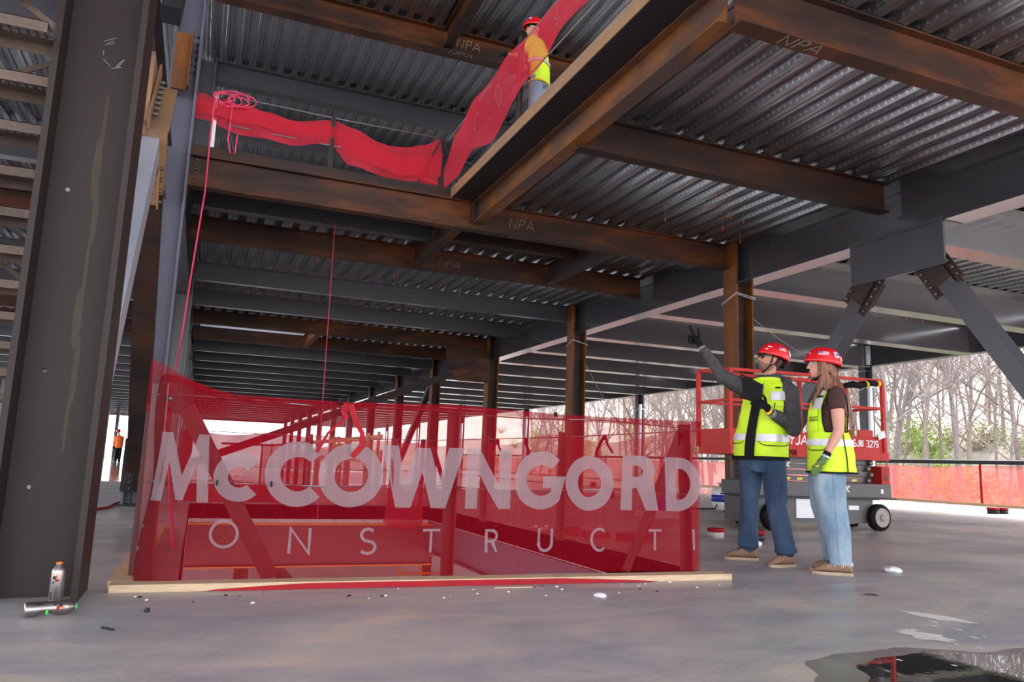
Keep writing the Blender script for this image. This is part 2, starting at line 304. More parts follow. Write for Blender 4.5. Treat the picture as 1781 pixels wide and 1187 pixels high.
# slab edges and steel around the floor opening
k = MB()
k.box(OX0 - .01, OX1 + .01, OY1, OY1 + .012, -.285, 0).box(OX1, OX1 + .012, OY0, OY1, -.24, 0).box(OX0 - .012, OX0, OY0, OY1, -.24, 0)
tag(k.build('trim_1', MT['concrete']), 'rough concrete slab edge round the floor opening', 'slab edge', kind='structure')
def beam(name, p0, p1, wid, z0, z1, mat, label, group=None, hint=(0, 0, 1), tf=.02, cat='beam'):
    k = MB(); zc = (z0 + z1) / 2
    k.ibeam((p0[0], p0[1], zc), (p1[0], p1[1], zc), wid, z1 - z0, tf, .014, hint)
    o = k.build(name, MT[mat], loc=(p0[0], p0[1], zc)); return tag(o, label, cat, group)
beam('steel_beam', (OX0, OY1 + .1), (OX1 + .1, OY1 + .1), .2, -.95, -.28, 'redsteel', 'deep steel beam with orange flange edges below the far side of the floor opening')
k = MB().box(OX0, OX1 + .1, OY1 - .012, OY1 + .0, -.315, -.285).box(OX0, OX1 + .1, OY1 - .012, OY1, -.96, -.935)
tag(k.build('flange_edge', MT['orange']), 'two thin orange flange edges on the beam under the far slab edge', 'flange edge')
beam('steel_beam', (OX1 + .1, OY0), (OX1 + .1, OY1), .2, -.74, -.23, 'lavender', 'steel beam under the right side of the floor opening')
beam('steel_beam', (OX0 - .1, OY0), (OX0 - .1, OY1), .2, -.74, -.23, 'grey', 'steel beam under the left side of the floor opening')
# storey below
k = MB().box(X0, 40, -2, 90, -5.2, -5.0)
m, n, l, b = new_mat('lower_slab'); MT['lower'] = m
l.new(ramp(n, l, tex(n, l, .5, 6), [(.3, (.50, .42, .44)), (.7, (.66, .56, .57))]), b.inputs['Base Color']); b.inputs['Roughness'].default_value = .5
tag(k.build('floor', m), 'pale floor of the storey below seen through the opening', 'floor', kind='structure')
k = MB()
# deck panels
def deck(x0, x1, y0, y1, kk):
    i0, i1 = int(math.floor(x0 / .333)), int(math.ceil(x1 / .333)); px = []
    for i in range(i0, i1 + 1):
        b0 = i * .333
        for dx, z in ((0, .0), (.125, .0), (.16, .075), (.298, .075)): px.append((b0 + dx, z))
    px = [q for i in range(len(px) - 1) for q in ([px[i]] + ([(px[i][0] + .05, px[i][1]), (px[i][0] + .0625, px[i][1] + .012), (px[i][0] + .075, px[i][1])] if px[i][1] == px[i + 1][1] == 0 else [(px[i][0] + .055, px[i][1]), (px[i][0] + .069, px[i][1] - .012), (px[i][0] + .083, px[i][1])] if px[i][1] == px[i + 1][1] else []))]; px = [p for p in px if x0 <= p[0] <= x1]
    if px[0][0] > x0: px.insert(0, (x0, px[0][1]))
    px.append((x1, px[-1][1])); vs = []
    for y in (y0, y1): vs += [(x, y, z) for x, z in px]
    N = len(px); kk.add(vs, [(i, i + 1, N + i + 1, N + i) for i in range(N - 1)])
UP = [(X0, -.96, Y0, 12.25), (X0, -.3, 12.25, Y1), (4.16, X1, Y0, Y1), (-.3, 4.16, Y0, 4.9), (-.3, 4.16, 12.05, 25.75), (3.4, 4.16, 25.75, 29.0), (-.3, 4.16, 29.0, Y1)]
k = MB()
for a in UP: deck(*a, k)
o = k.build('ceiling', MT['deck']); o.location = (0, 0, 5.205); tag(o, 'ribbed galvanized metal deck overhead with stamped embossments', 'ceiling', kind='structure')
k = MB()
for x0, x1, y0, y1 in UP: k.box(x0, x1, y0, y1, 5.29, 5.36)
tag(k.build('floor', MT['concrete']), 'upper storey concrete slab poured on the metal deck', 'floor', kind='structure')
k = MB(); deck(X0, X1, Y0, Y1, k); o = k.build('ceiling', MT['deck']); o.location = (0, 0, 10.255)
tag(o, 'metal deck of the next storey seen through the upper opening', 'ceiling', kind='structure')
tag(MB().box(X0, X1, Y0, Y1, 10.34, 10.42).build('floor', MT['concrete']), 'slab over the topmost metal deck', 'floor', kind='structure')
k = MB().box(-.5, 3.6, 11.93, 11.94, 5.2, 5.36)  # added dark plate, hides the slab edge that would catch the light
tag(k.build('edge_cover', MT['rust_dark'], loc=(1.5, 11.94, 5.3)), 'added dark edge angle covering the lit slab edge on top of the long rust-brown beam', 'edge angle')
k = MB().box(-.3, 3.4, 25.74, 25.75, 5.2, 5.37).box(-.3, 3.4, 29.0, 29.01, 5.2, 5.37).box(3.4, 3.41, 25.75, 29.0, 5.2, 5.37)
tag(k.build('trim_2', MT['galv']), 'galvanized edge form round the far ceiling opening', 'edge form', kind='structure')
# main cross beams, left bay (x -0.5 .. 9.36)
LB = {0: (4.1, 'rust', 4.72), 1: (4.1, 'rust_dark', 4.74), 2: (-.5, 'rust', 4.70), 3: (-.5, 'rust', 4.74), 4: (-.5, 'grey', 4.76), 5: (-.5, 'grey', 4.76), 6: (-.5, 'rust', 4.76), 7: (-.5, 'rust', 4.76)}
LBL = {0: 'rust-brown beam with chalked NPA crossing the top right corner of the picture', 1: 'dark rusty beam crossing under the bright metal deck at right', 2: 'long rust-brown beam under the upper mesh guard running to the near rusty column',
       3: 'orange-streaked rusty beam just behind the long rust-brown beam', 4: 'first plain grey beam behind the orange-streaked rusty beam', 5: 'second plain grey beam behind the orange-streaked rusty beam',
       6: 'dark rusty beam at the near side of the far ceiling opening', 7: 'orange lit beam at the far side of the far ceiling opening'}
BM = {}
for i, y in enumerate(YB):
    xs, mt, z0 = LB.get(i, (-.5, 'grey', 4.76)); 
    lab = LBL.get(i, 'grey beam spanning the middle bay, %s beyond the far ceiling opening' % ORD[max(0, i - 8)])
    BM[i] = beam('steel_beam', (xs, y), (9.37, y), .19, z0, 5.2, mt, lab, 'cross beams of the middle bay' if i > 3 else None)
for i, y in enumerate(YB):
    if i < 1: continue
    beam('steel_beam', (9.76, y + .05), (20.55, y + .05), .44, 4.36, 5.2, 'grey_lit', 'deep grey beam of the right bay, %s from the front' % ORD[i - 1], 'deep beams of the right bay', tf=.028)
for i, y in enumerate(YB):
    if i < 1: continue
    beam('steel_beam', (-12.9, y), (-.91, y), .2, 4.72, 5.2, 'rust' if i in (3, 6, 7) else 'grey', '%s beam of the left bay, %s from the front' % ('rusty' if i in (3, 6, 7) else 'grey', ORD[i - 1]), 'cross beams of the left bay')
beam('steel_beam', (-.45, 13.55), (3.75, 13.55), .2, 4.88, 5.2, 'grey', 'shallow grey header beam with a chalk cross right behind the long rust-brown beam')
beam('steel_beam', (3.95, 13.5), (6.85, 13.5), .16, 4.93, 5.2, 'rust_dark', 'short dark header beam between the two short stub beams')
beam('steel_beam', (3.85, 12.05), (3.85, 15.15), .16, 4.74, 5.2, 'rust', 'short rusty stub beam joining the two front rusty beams at left')
beam('steel_beam', (6.95, 12.05), (6.95, 15.15), .17, 4.74, 5.2, 'grey_brown', 'short brownish grey stub beam joining the two front rusty beams at right')
beam('steel_beam', (3.40, 25.7), (3.40, 29.0), .2, 4.76, 5.2, 'rust_orange', 'bright orange stub beam at the right side of the far ceiling opening')
beam('steel_girder', (9.56, 3.0), (9.56, 97), .40, 4.36, 5.2, 'grey_gloss', 'big grey girder over the row of rusty columns', tf=.035, cat='girder')
beam('steel_girder', (-.84, 3.0), (-.84, 11.7), .18, 4.36, 5.2, 'grey', 'grey girder above the silvery brace at left', tf=.03, cat='girder')
beam('steel_girder', (-.7, 12.3), (-.7, 97), .40, 4.36, 5.2, 'grey', 'grey girder over the left row of columns beyond the lavender grey column', tf=.035, cat='girder')
beam('perimeter_girder', (20.75, 2), (20.75, Y1), .3, 4.42, 5.2, 'grey', 'dark grey edge girder along the outer side facing the trees', cat='girder')
beam('perimeter_girder', (X0, Y1 - .3), (X1, Y1 - .3), .3, 4.5, 5.2, 'grey', 'far edge girder at the very back of the storey', cat='girder')
# long beam with bent edge plate bounding the upper opening
e = beam('edge_beam', (4.1, 5.2), (4.1, 11.9), .20, 4.80, 5.19, 'rust_scale', 'long rusty edge beam with bent pour-stop plate running up to the top of the picture', cat='beam')
k = MB().box(3.60, 3.612, 4.7, 11.95, 5.195, 5.37)
child(k, 'pour_stop', MT['rust_tan'], e)
k = MB().box(3.612, 4.18, 4.7, 11.95, 5.195, 5.204); child(k, 'soffit_plate', MT['dark'], e)
k = MB()
for j in range(16): k.box(4.0, 4.012, 5.2 + j * .42, 5.36 + j * .42, 5.186, 5.195)
child(k, 'weld_bead', MT['rust_tan'], e)
k = MB()
for j in range(5): k.lathe([(.016, 0), (.016, .03)], (3.985, 11.88, 4.88 + j * .065), 8, (0, -1, 0))
child(k, 'bolt', MT['bolt'], e)
k = MB().box(3.96, 4.09, 11.885, 11.9, 4.82, 5.17); child(k, 'end_plate', MT['rust_dark'], e)
# bolts at beam ends
def bolts(parent, pts, axis, r=.017, h=.028):
    for p in pts: child(MB().lathe([(r, 0), (r, h * .7), (r * .5, h)], p, 6, axis), 'bolt', MT['bolt'], parent)
bolts(BM[2], [(-.41, 11.985, 4.78 + j * .07) for j in range(6)], (0, -1, 0))
bolts(BM[4], [(-.40, 18.985, 4.82 + j * .07) for j in range(5)], (0, -1, 0))
# chalk marks
def chalk(parent, s, P, h, mat='chalk', t=.09, wob=.05):
    k = MB(); text_mb(k, s, P, h, t, .25, .15, wob); child(k, 'chalk_mark', MT[mat], parent)
chalk(BM[0], 'NPA', lambda x, y: (4.62 + x, 5.155 - y * .8, 4.717), .17)
chalk(BM[2], 'NPX'.replace('X', 'A'), lambda x, y: (4.72 + x, 11.99 - .0, 4.86 + y), .17, 'chalk_r', .06)
chalk(BM[2], 'NPA', lambda x, y: (5.05 - x, 12.06 - y * .8, 4.697), .12, 'chalk_r', .1)
chalk(BM[3], 'NPA', lambda x, y: (4.4 + x * 1.2, 15.19, 4.86 + y), .14, 'chalk_r', .06)
# columns ----------------------------------------------------------------
def column(x, y, z1, mat, label, group=None, web='grey', z0=0, holes=None, d=.40, f=.40, tf=.035, base=True):
    """flanges face +-x, the web is seen between them from the front"""
    e = empty('steel_column', (x, y, z0), label, 'column', group)
    k = MB().box(x - d / 2, x - d / 2 + tf, y - f / 2, y + f / 2, z0, z1); child(k, 'flange', MT[mat], e)
    k = MB().box(x + d / 2 - tf, x + d / 2, y - f / 2, y + f / 2, z0, z1); child(k, 'flange', MT[mat], e)
    k = MB(); a, b_ = x - d / 2 + tf, x + d / 2 - tf
    if not holes: k.box(a, b_, y - .01, y + .01, z0, z1)
    else:
        cs = [[(a, z0), (b_, z0), (b_, z1), (a, z1)]] + [[(hx + hr * math.cos(-2 * PI * j / 14), hz + hr * math.sin(-2 * PI * j / 14)) for j in range(14)] for hx, hz, hr in holes]
        k.poly(cs, lambda u, v: (u, y - .01, v)); k.poly(cs, lambda u, v: (u, y + .01, v))
    child(k, 'web', MT[web], e)
    if base: child(MB().box(x - d / 2 - .03, x + d / 2 + .03, y - f / 2 - .03, y + f / 2 + .03, z0, z0 + .03), 'base_plate', MT['dark'], e)
    return e
big = column(-.71, 4.74, 10.2, 'grey_brown', 'massive brownish grey steel column in the left foreground beside the spray cans', web='grey_brown', holes=[(-.799, 1.18, .013), (-.800, .561, .012)], tf=.032, base=False, f=.42, d=.44)
# chalk scribbles and dents on the big column
k = MB()
for q, (cx_, cz, r_) in enumerate(((-.66, 3.05, .075), (-.70, 4.05, .05), (-.64, 3.80, .04), (-.74, 3.65, .03))):
    rr = random.Random(q)
    for j in range(9):
        a0 = rr.uniform(0, 6.28); a1 = a0 + rr.uniform(.3, .9); R_ = r_ * rr.uniform(.5, 1.1)
        p = Vector((cx_ + R_ * math.cos(a0), 4.727, cz + R_ * 1.3 * math.sin(a0))); q2 = Vector((cx_ + R_ * math.cos(a1), 4.727, cz + R_ * 1.3 * math.sin(a1)))
        k.bar(p, q2, .0015, .003)
k.ell((-.803, 4.727, 2.20), (.012, .002, .012), None, 10, 6)
child(k, 'chalk_mark', MT['chalk'], big)
k = MB()
for j in range(7): k.ell((-.665 + .012 * math.sin(j * 2.1), 4.729, .9 + j * .29), (.010 + .006 * (j % 3), .0008, .17 + .03 * (j % 2)), None, 12, 8)
child(k, 'rust_stain', flat('yellowish_rust_stain', (.052, .040, .026), .6, spec=.3), big)
c2 = column(-.70, 12.0, 10.2, 'lavender', 'tall lavender grey column left of the long rust-brown beam', web='lavender')
bolts(c2, [(-.76 + dx, 11.985, 6.5 + j * .12) for j in range(6) for dx in (.12, .19)], (0, -1, 0), .02, .04)
k = MB().box(-.86, -.62, 11.74, 11.76, 6.1, 7.0).box(-.64, -.62, 11.6, 11.76, 6.1, 7.0); child(k, 'splice_plate', MT['rust_orange'], c2)
k = MB().box(-.915, -.61, 11.70, 11.72, .2, .92).box(-.77, -.755, 11.60, 11.7, .02, .92); child(k, 'gusset_plate', MT['rust_dark'], c2)
for j in range(8): bolts(c2, [(-.80, 11.70, .25 + j * .085)], (0, -1, 0), .018, .03)
for j, y in enumerate((18.9, 25.6, 32.6, 39.1, 46, 53, 60, 67, 74, 81, 88, 95)):
    column(-.62 if j == 0 else -.7, y, 10.2 if j < 2 else 5.2, 'grey', 'grey column of the left row, %s behind the lavender grey column' % ORD[j], 'left row of columns')
for j, y in enumerate((11.87, 18.82, 25.5, 32.6, 39.1, 46, 53, 60, 67, 74, 81, 88, 95)):
    column(9.56, y, 5.2, 'rust_orange' if j < 6 else 'grey', ('near rusty orange column directly behind the two people' if j == 0 else 'rusty column of the right row, %s behind the near one' % ORD[j - 1]), None if j == 0 else 'right row of rusty columns', web='rust_dark' if j < 6 else 'grey')  # darker rust on the web paints the shade between the lit orange flanges
for j, y in enumerate((18.6, 25.6, 39.1, 46, 53, 60, 67, 81, 95)):
    column(-11, y, 5.2, 'grey', 'distant grey column far left, %s in its row' % ORD[j], 'far left row of columns', d=.3, f=.3)
for j, y in enumerate((5.1, 19.2, 33.6, 48.2, 62, 76, 90)):
    if j == 0: continue
    c = column(20.75, y, 4.5, 'grey', 'slim grey edge column with a white downpipe, %s along the outer side' % ORD[j - 1], 'edge columns with white pipes', d=.34, f=.3)
    k = MB().tube([(20.66, y - .22, .02), (20.66, y - .22, 3.95)], .085, 14).tube([(20.66, y - .22, 4.45), (20.66, y - .22, 5.1)], .085, 14); child(k, 'downpipe', MT['pvc'], c, True)
    k = MB().tube([(20.66, y - .22, 3.95), (20.66, y - .22, 4.45)], .087, 14); child(k, 'pipe_coupling', MT['black'], c, True)
for j, (x, y) in enumerate(((-6.9, 62), (-7.0, 70), (-7.1, 80), (-5.2, 88))): column(x, y, 5.2, 'grey', 'slender distant column near the orange vested person, %s from the front' % ORD[j], 'slender distant columns', d=.28, f=.28)
# chevron bracing in the right column line --------------------------------
def gusset_claw(par, a, b_, mat, x, side):
    """angles and bolts clamping a brace end a -> b (points in the plane x)"""
    a = Vector(a); d = (Vector(b_) - a).normalized(); n_ = Vector((0, -d.z, d.y))
    for s in (-1, 1):
        p = a + n_ * s * .15 + Vector((side * .03, 0, 0)); k = MB().bar(p - d * .46, p + d * .46, .12, .014, n_).bar(p - d * .46 + Vector((side * .06, 0, 0)) + n_ * s * .05, p + d * .46 + Vector((side * .06, 0, 0)) + n_ * s * .05, .014, .12, n_)
        cl = child(k, 'clamp_angle', MT[mat], par)
        for j in range(7):
            q = p + d * (-.39 + .13 * j) + Vector((side * .067, 0, 0)) + n_ * s * .055; child(MB().lathe([(.024, 0), (.024, .025), (.012, .035)], q, 6, (side, 0, 0)), 'bolt', MT['bolt'], par)
def brace(name, a, b_, w_, mat, label, clamp=None, side=-1, group=None, start=0.0):
    a = Vector(a); b_ = Vector(b_); e = empty(name, tuple(b_), label, 'brace', group)
    k = MB().bar(a + (b_ - a) * start, b_, w_, w_, (1, 0, 0)); child(k, 'tube', MT[mat], e)
    if clamp: gusset_claw(e, a + (b_ - a).normalized() * .28, b_, clamp, a.x, side)
    if clamp:
        d = (b_ - a).normalized(); k = MB().bar(a + d * .22, a + d * .62, w_ + .02, w_ + .02, (1, 0, 0)); child(k, 'end_sleeve', MT[clamp], e)
    return e
g = MB().box(9.34, 9.38, 7.22, 8.86, 3.72, 4.42).box(9.30, 9.76, 7.22, 8.86, 4.345, 4.365)
tag(g.build('gusset_plate', MT['grey'], loc=(9.36, 8, 4)), 'big grey gusset plate under the grey girder where two braces meet', 'gusset plate')
brace('diagonal_brace', (9.5, 8.42, 3.95), (9.5, 11.6, .12), .24, 'grey', 'grey diagonal brace coming down behind the two people', 'rust_dark', -1, start=.12)
brace('diagonal_brace', (9.5, 7.62, 4.0), (9.5, 5.0, .05), .24, 'grey', 'thick grey diagonal brace running off the right picture edge', 'rust_dark', -1, start=.12)
# left line
sb = brace('diagonal_brace', (-.70, 7.85, 4.15), (-.70, 5.10, .557), .26, 'galv', 'bright silvery diagonal brace behind the massive left column', None, 1, start=.17)
_d = (Vector((0, 4.75, .10)) - Vector((0, 7.85, 4.15))).normalized(); _u = Vector((0, -_d.z, _d.y)); _u = _u if _u.y < 0 else -_u
def _pp(t, off, x): return Vector((x, 7.85, 4.15)) + _d * t + _u * off
k = MB().bar(_pp(-.05, .17, -.765), _pp(.90, .17, -.765), .014, .16, (1, 0, 0)).bar(_pp(.0, .17, -.585), _pp(.78, .17, -.585), .014, .17, (1, 0, 0)); child(k, 'clamp_plate', MT['rust_tan'], sb)
k = MB().bar(_pp(-.2, .24, -.67), _pp(.80, .24, -.67), .13, .022, (1, 0, 0)); child(k, 'clamp_fin', MT['rust_tan'], sb)
bolts(sb, [_pp(.02 + .1 * j, .23, -.655) for j in range(7)], (1, 0, 0), .022, .05)
k = MB().bar(_pp(.70, 0, -.68), _pp(.86, 0, -.68), .33, .33, (1, 0, 0)); child(k, 'end_collar', MT['rust_tan'], sb)
brace('diagonal_brace', (-.74, 8.6, 4.1), (-.74, 11.75, .55), .24, 'rust_dark', 'dark brown diagonal brace in front of the lavender grey column', 'rust_tan', 1, start=.1)
g = MB().box(-.73, -.69, 7.3, 9.2, 3.7, 4.4); tag(g.build('gusset_plate', MT['rust_tan'], loc=(-.71, 8.2, 4)), 'tan gusset plate above the silvery diagonal brace', 'gusset plate')
brace('diagonal_brace', (-.71, 8.6, 5.5), (-.71, 11.7, 9.7), .2, 'dark', 'dark upper brace rising from the left girder towards the lavender grey column')
brace('diagonal_brace', (-.71, 7.9, 5.5), (-.71, 5.2, 9.7), .2, 'dark', 'dark upper brace rising from the left girder towards the massive left column')
# cross bay brace with gusset at the third column
e = brace('diagonal_brace', (8.6, 25.4, 4.0), (-.3, 25.4, .35), .24, 'grey_brown', 'long shallow diagonal brace crossing the middle bay behind the mesh')
for s in (-1, 1):
    k = MB().bar((8.9, 25.24, 4.12 + s * .17), (7.6, 25.24, 3.59 + s * .17), .1, .012, (0, 0, 1)); child(k, 'clamp_angle', MT['rust'], e)
g = MB(); g.poly([[(7.75, 4.75), (7.75, 4.1), (8.2, 3.55), (9.36, 3.55), (9.36, 4.75)]], lambda u, v: (u, 25.26, v)); g.poly([[(7.75, 4.75), (7.75, 4.1), (8.2, 3.55), (9.36, 3.55), (9.36, 4.75)]], lambda u, v: (u, 25.30, v)); g.box(8.2, 9.36, 25.26, 25.30, 3.55, 3.56)
tag(g.build('gusset_plate', MT['rust'], loc=(8.6, 25.3, 4)), 'rusty gusset plate on the third rusty column', 'gusset plate')
brace('diagonal_brace', (9.5, 32.9, 4.2), (9.5, 38.9, .1), .24, 'dark', 'dark steep brace between two far rusty columns')
# next storey framing seen through the opening
for i, (y, mt, lab) in enumerate(((15.2, 'rust', 'orange-brown beam of the next storey at the top of the picture'), (19.0, 'grey', 'dark grey beam of the next storey above the red mesh'), (22.35, 'grey', 'second grey beam of the next storey behind the red mesh'), (25.6, 'grey', 'third grey beam of the next storey behind the red mesh'))):
    o = beam('steel_beam', (-.5, y), (9.37, y), .3, 9.72, 10.25, mt, lab)
    if i == 0: chalk(o, 'NPA', lambda x, y_: (4.5 + x, 15.19 - .14, 9.86 + y_), .2, 'chalk_r'); chalk(o, 'NPA', lambda x, y_: (4.35 + x, 15.15 - y_ * .7, 9.717), .2)
beam('steel_beam', (4.3, 12), (4.3, 15.1), .2, 9.8, 10.25, 'rust', 'small rusty stub beam of the next storey near the top edge')
# hanging cables, cords ------------------------------------------------------
def wire(name, pts, r, mat, label, cat='cable', group=None, sag=0, par=None):
    P = []
    if len(pts) == 2 and sag:
        a, b_ = Vector(pts[0]), Vector(pts[1])
        for i in range(17): t = i / 16; p = a.lerp(b_, t); p.z -= sag * 4 * t * (1 - t); P.append(p)
    else: P = [Vector(p) for p in pts]
    k = MB().tube(P, r, 6); 
    if par: return child(k, name, MT[mat], par, True)
    o = k.build(name, MT[mat], smooth=True, loc=tuple(P[0])); return tag(o, label, cat, group)
wire('wire_rope', [(9.5, 12.1, 4.2), (20.7, 19.0, 4.28)], .008, 'wire', 'thin wire rope from the near rusty column to the edge column', sag=.5)
wire('wire_rope', [(20.7, 19.0, 4.15), (22.0, 14.2, 1.9)], .012, 'wire', 'wire rope slanting down to the right across the trees', sag=.05)
wire('wire_rope', [(9.4, 18.7, 4.25), (20.7, 33.6, 1.6)], .010, 'wire', 'thin wire rope from the second rusty column down towards the trees', sag=.3)
k = MB().tube([(9.34, 12.10, 4.03), (9.34, 11.65, 4.18), (9.79, 11.65, 4.12), (9.79, 12.09, 4.05)], .006, 6).tube([(9.335, 12.10, 4.0), (9.335, 11.645, 4.15), (9.79, 11.645, 4.08)], .005, 6)
tag(k.build('wire_loop', MT['white'], smooth=True, loc=(9.5, 11.9, 4.1)), 'pale wire loop tied round the near rusty column', 'cable')
k = MB().tube([(9.34, 19.05, 4.06), (9.34, 18.6, 4.2), (9.79, 18.6, 4.1), (9.8, 19, 3.95)], .008, 6)
tag(k.build('wire_loop', MT['white'], smooth=True, loc=(9.5, 18.8, 4.1)), 'pale wire loop tied round the second rusty column', 'cable')
for j, y in enumerate((19.2, 33.6)):
    k = MB().tube([(20.55, y + .18, 3.6), (20.56, y - .32, 3.75), (20.95, y - .2, 3.7)], .014, 6)
    tag(k.build('wire_loop', MT['white'], smooth=True, loc=(20.7, y, 3.7)), 'pale wire loop on the %s edge column' % ('nearer' if j == 0 else 'farther'), 'cable')
# pink cord falling from the upper opening into the barrier
pts = [(-.245, 11.9, 6.25), (-.25, 11.86, 5.3), (-.245, 11.8, 4.6), (-.30, 11.6, 3.4), (-.33, 11.0, 2.2), (-.34, 9.6, 1.5), (-.30, 8.2, 1.05), (-.15, 7.0, .3), (-.05, 6.6, -.3)]
P = []
for i in range(len(pts) - 1):
    for t in range(4): P.append(Vector(pts[i]).lerp(Vector(pts[i + 1]), t / 4))
wire('extension_cord', P, .012, 'pink', 'long pink cord hanging from the upper guard rail down into the barrier', 'cord')
k = MB(); rr = random.Random(3)
for q in range(5):
    cx_, cz, R_ = -.12 + q * .07, 6.16 - .03 * (q % 2), .10 + .03 * (q % 3)
    k.tube([(cx_ + R_ * 1.5 * math.cos(t * PI / 8), 11.86 - .02 * math.sin(t), cz + R_ * math.sin(t * PI / 8) * .8) for t in range(17)], .011, 6)
k.tube([(.02, 11.86, 6.1), (.0, 11.86, 5.5), (.05, 11.84, 5.28), (.12, 11.85, 5.3), (.13, 11.86, 5.6)], .011, 6)
tag(k.build('cord_coil', MT['pink'], smooth=True, loc=(-.05, 11.86, 6.1)), 'pink cord coil looped over the upper guard rail post', 'cord')
wire('drop_string', [(1.9, 13.3, 4.9), (1.88, 13.0, 1.2), (1.86, 12.5, -.2)], .006, 'pink', 'thin pink string hanging near the middle of the opening', 'cord')
# hanger drops under the deck (orange, blue and green tags)
def drops(P, col, mat, label, group):
    for q, p in enumerate(P):
        k = MB().tube([(p[0], p[1], 5.31), (p[0], p[1], 5.10)], .004, 4); o = k.build('hanger_rod', MT['wire'], loc=(p[0], p[1], 5.1)); tag(o, label, 'hanger', group)
        child(MB().box(p[0] - .008, p[0] + .008, p[1] - .002, p[1] + .002, 5.04, 5.10), 'tag', mat, o)
rr = random.Random(11)
og = flat('orange_tag', (.85, .12, .02)); bl = flat('blue_tag', (.02, .10, .55)); gn = flat('green_tag', (.05, .45, .12))
drops([(rr.uniform(7.0, 9.2), rr.uniform(8.6, 11.4)) for _ in range(12)], 0, og, 'hanger rod with orange tag under the deck near the grey girder', 'orange tagged hangers by the girder')
drops([(rr.uniform(2, 6), rr.uniform(15.6, 18.6)) for _ in range(9)], 0, og, 'hanger rod with orange tag behind the orange-streaked beam', 'orange tagged hangers deeper inside')
drops([(rr.uniform(3, 6), rr.uniform(16, 18.6)) for _ in range(6)], 0, gn, 'hanger rod with green tag behind the orange-streaked beam', 'green tagged hangers')
drops([(1.5, 14.9), (3.5, 14.7), (6.0, 14.9), (4.4, 14.7), (12.1, 15.1), (13.4, 15.1), (11.8, 14.7)], 0, bl, 'hanger rod with blue tag under the deck', 'blue tagged hangers')
drops([(rr.uniform(15.5, 18.5), 15.0) for _ in range(11)], 0, og, 'hanger rod with orange tag in the right bay', 'orange tagged hangers in the right bay')
drops([(-1.9, 9.4), (-1.65, 9.4), (-1.4, 9.3)], 0, og, 'hanger rod with orange tag above the stair', 'orange tagged hangers above the stair')
# stair at far left -------------------------------------------------------
TAN = rust('brown_grey_stair_steel', (.085, .062, .052), (.13, .095, .078), (.17, .115, .08), .42, .62, (1, .25, 1))
st = empty('steel_stair', (-1.8, 9.6, 0), 'open steel stair with perforated treads at the left picture edge', 'stair')
def grip(y, z):
    k = MB(); k.box(-2.6, -.93, y - .14, y - .135, z - .06, z + .0).box(-2.6, -.93, y + .135, y + .14, z - .06, z)
    k.box(-2.6, -.93, y - .14, y - .045, z - .004, z).box(-2.6, -.93, y + .05, y + .14, z - .004, z)
    n_ = 40
    for j in range(n_):                                              # perforated strip: slots between cross bars, two rows
        x = -2.6 + 1.67 * j / n_; k.box(x, x + .014, y - .045, y + .05, z - .004, z)
    k.box(-2.6, -.93, y - .004, y + .004, z - .006, z)
    return k
for i in range(-4, 13): 
    y, z = 4.5 + .28 * i, 2.98 - .18 * i
    if z < .1: continue
    child(grip(y, z), 'stair_tread', TAN, st)
k = MB().bar((-2.62, 3.2, 3.85), (-2.62, 9.2, -.02), .012, .25, (0, .54, .84)); child(k, 'stringer', TAN, st)
for a, b_ in (((-2.0, 5.1, 2.5), (-1.0, 4.9, 3.0)), ((-2.1, 5.6, 2.55), (-1.2, 6.4, 1.9)), ((-1.6, 4.3, 3.4), (-.93, 4.55, 3.05))):
    child(MB().bar(a, b_, .008, .035), 'flat_bar', TAN, st)
for q in range(2):
    p = -1.98 + q * .5
k = MB()
NS = 14
for i in range(NS):
    for j in range(9):
        u = i / (NS - 1); x = -3.2 + 1.7 * u; z = 5.22 + .75 * j / 8
        k.v.append((x, 9.0 + .10 * math.sin(5 * u + j * .6) + .05 * math.sin(13 * u), z))
k.f = [(i * 9 + j, (i + 1) * 9 + j, (i + 1) * 9 + j + 1, i * 9 + j + 1) for i in range(NS - 1) for j in range(8)]; k.mi = [0] * len(k.f)
tag(k.build('debris_mesh', MT['mesh_up'], smooth=True, loc=(-2.4, 9.0, 5.5)), 'crumpled red mesh up beyond the stair at the top left corner', 'mesh')
# ================================================================== guarded opening in front
def strip(P, nu, nv, uv=None):
    k = MB()
    for i in range(nu + 1):
        for j in range(nv + 1): k.v.append(tuple(P(i / nu, j / nv)))
    k.f = [(i * (nv + 1) + j, (i + 1) * (nv + 1) + j, (i + 1) * (nv + 1) + j + 1, i * (nv + 1) + j + 1) for i in range(nu) for j in range(nv)]; k.mi = [0] * len(k.f)
    return k
def pl(x, tab):
    for i in range(len(tab) - 1):
        if x <= tab[i + 1][0]:
            t = (x - tab[i][0]) / (tab[i + 1][0] - tab[i][0]); t = max(0, min(1, t)); t = t * t * (3 - 2 * t) if len(tab[0]) > 2 else t
            return [a + (b_ - a) * t for a, b_ in zip(tab[i][1:], tab[i + 1][1:])]
    return list(tab[-1][1:])
UC = -.225                                                          # banner corner
def ban(u, z):
    """banner surface: u along the front, beyond the corner it runs back along the left side"""
    wv = .012 * math.sin(u * 9 + z * 3) + .008 * math.sin(u * 23 - z * 5) + .02 * math.sin(u * 3.1)
    if u >= UC + .04: return Vector((u + .05 * max(0, .35 - abs(u + .2)) * (z - .6), 4.905 + wv * min(1, (u - UC) * 3), z))
    t = (UC + .04 - u); a = min(t / .08, 1) * PI / 2
    x = UC + .04 - .05 * math.sin(a); y = 4.905 + .05 * (1 - math.cos(a)) + max(0, t - .08)
    return Vector((x - .018 * math.sin(z * 7 + t * 5) - .02 * (1.1 - z) * min(1, t * 4) + .05 * max(0, .35 - abs(u + .2)) * (z - .6), y, z))
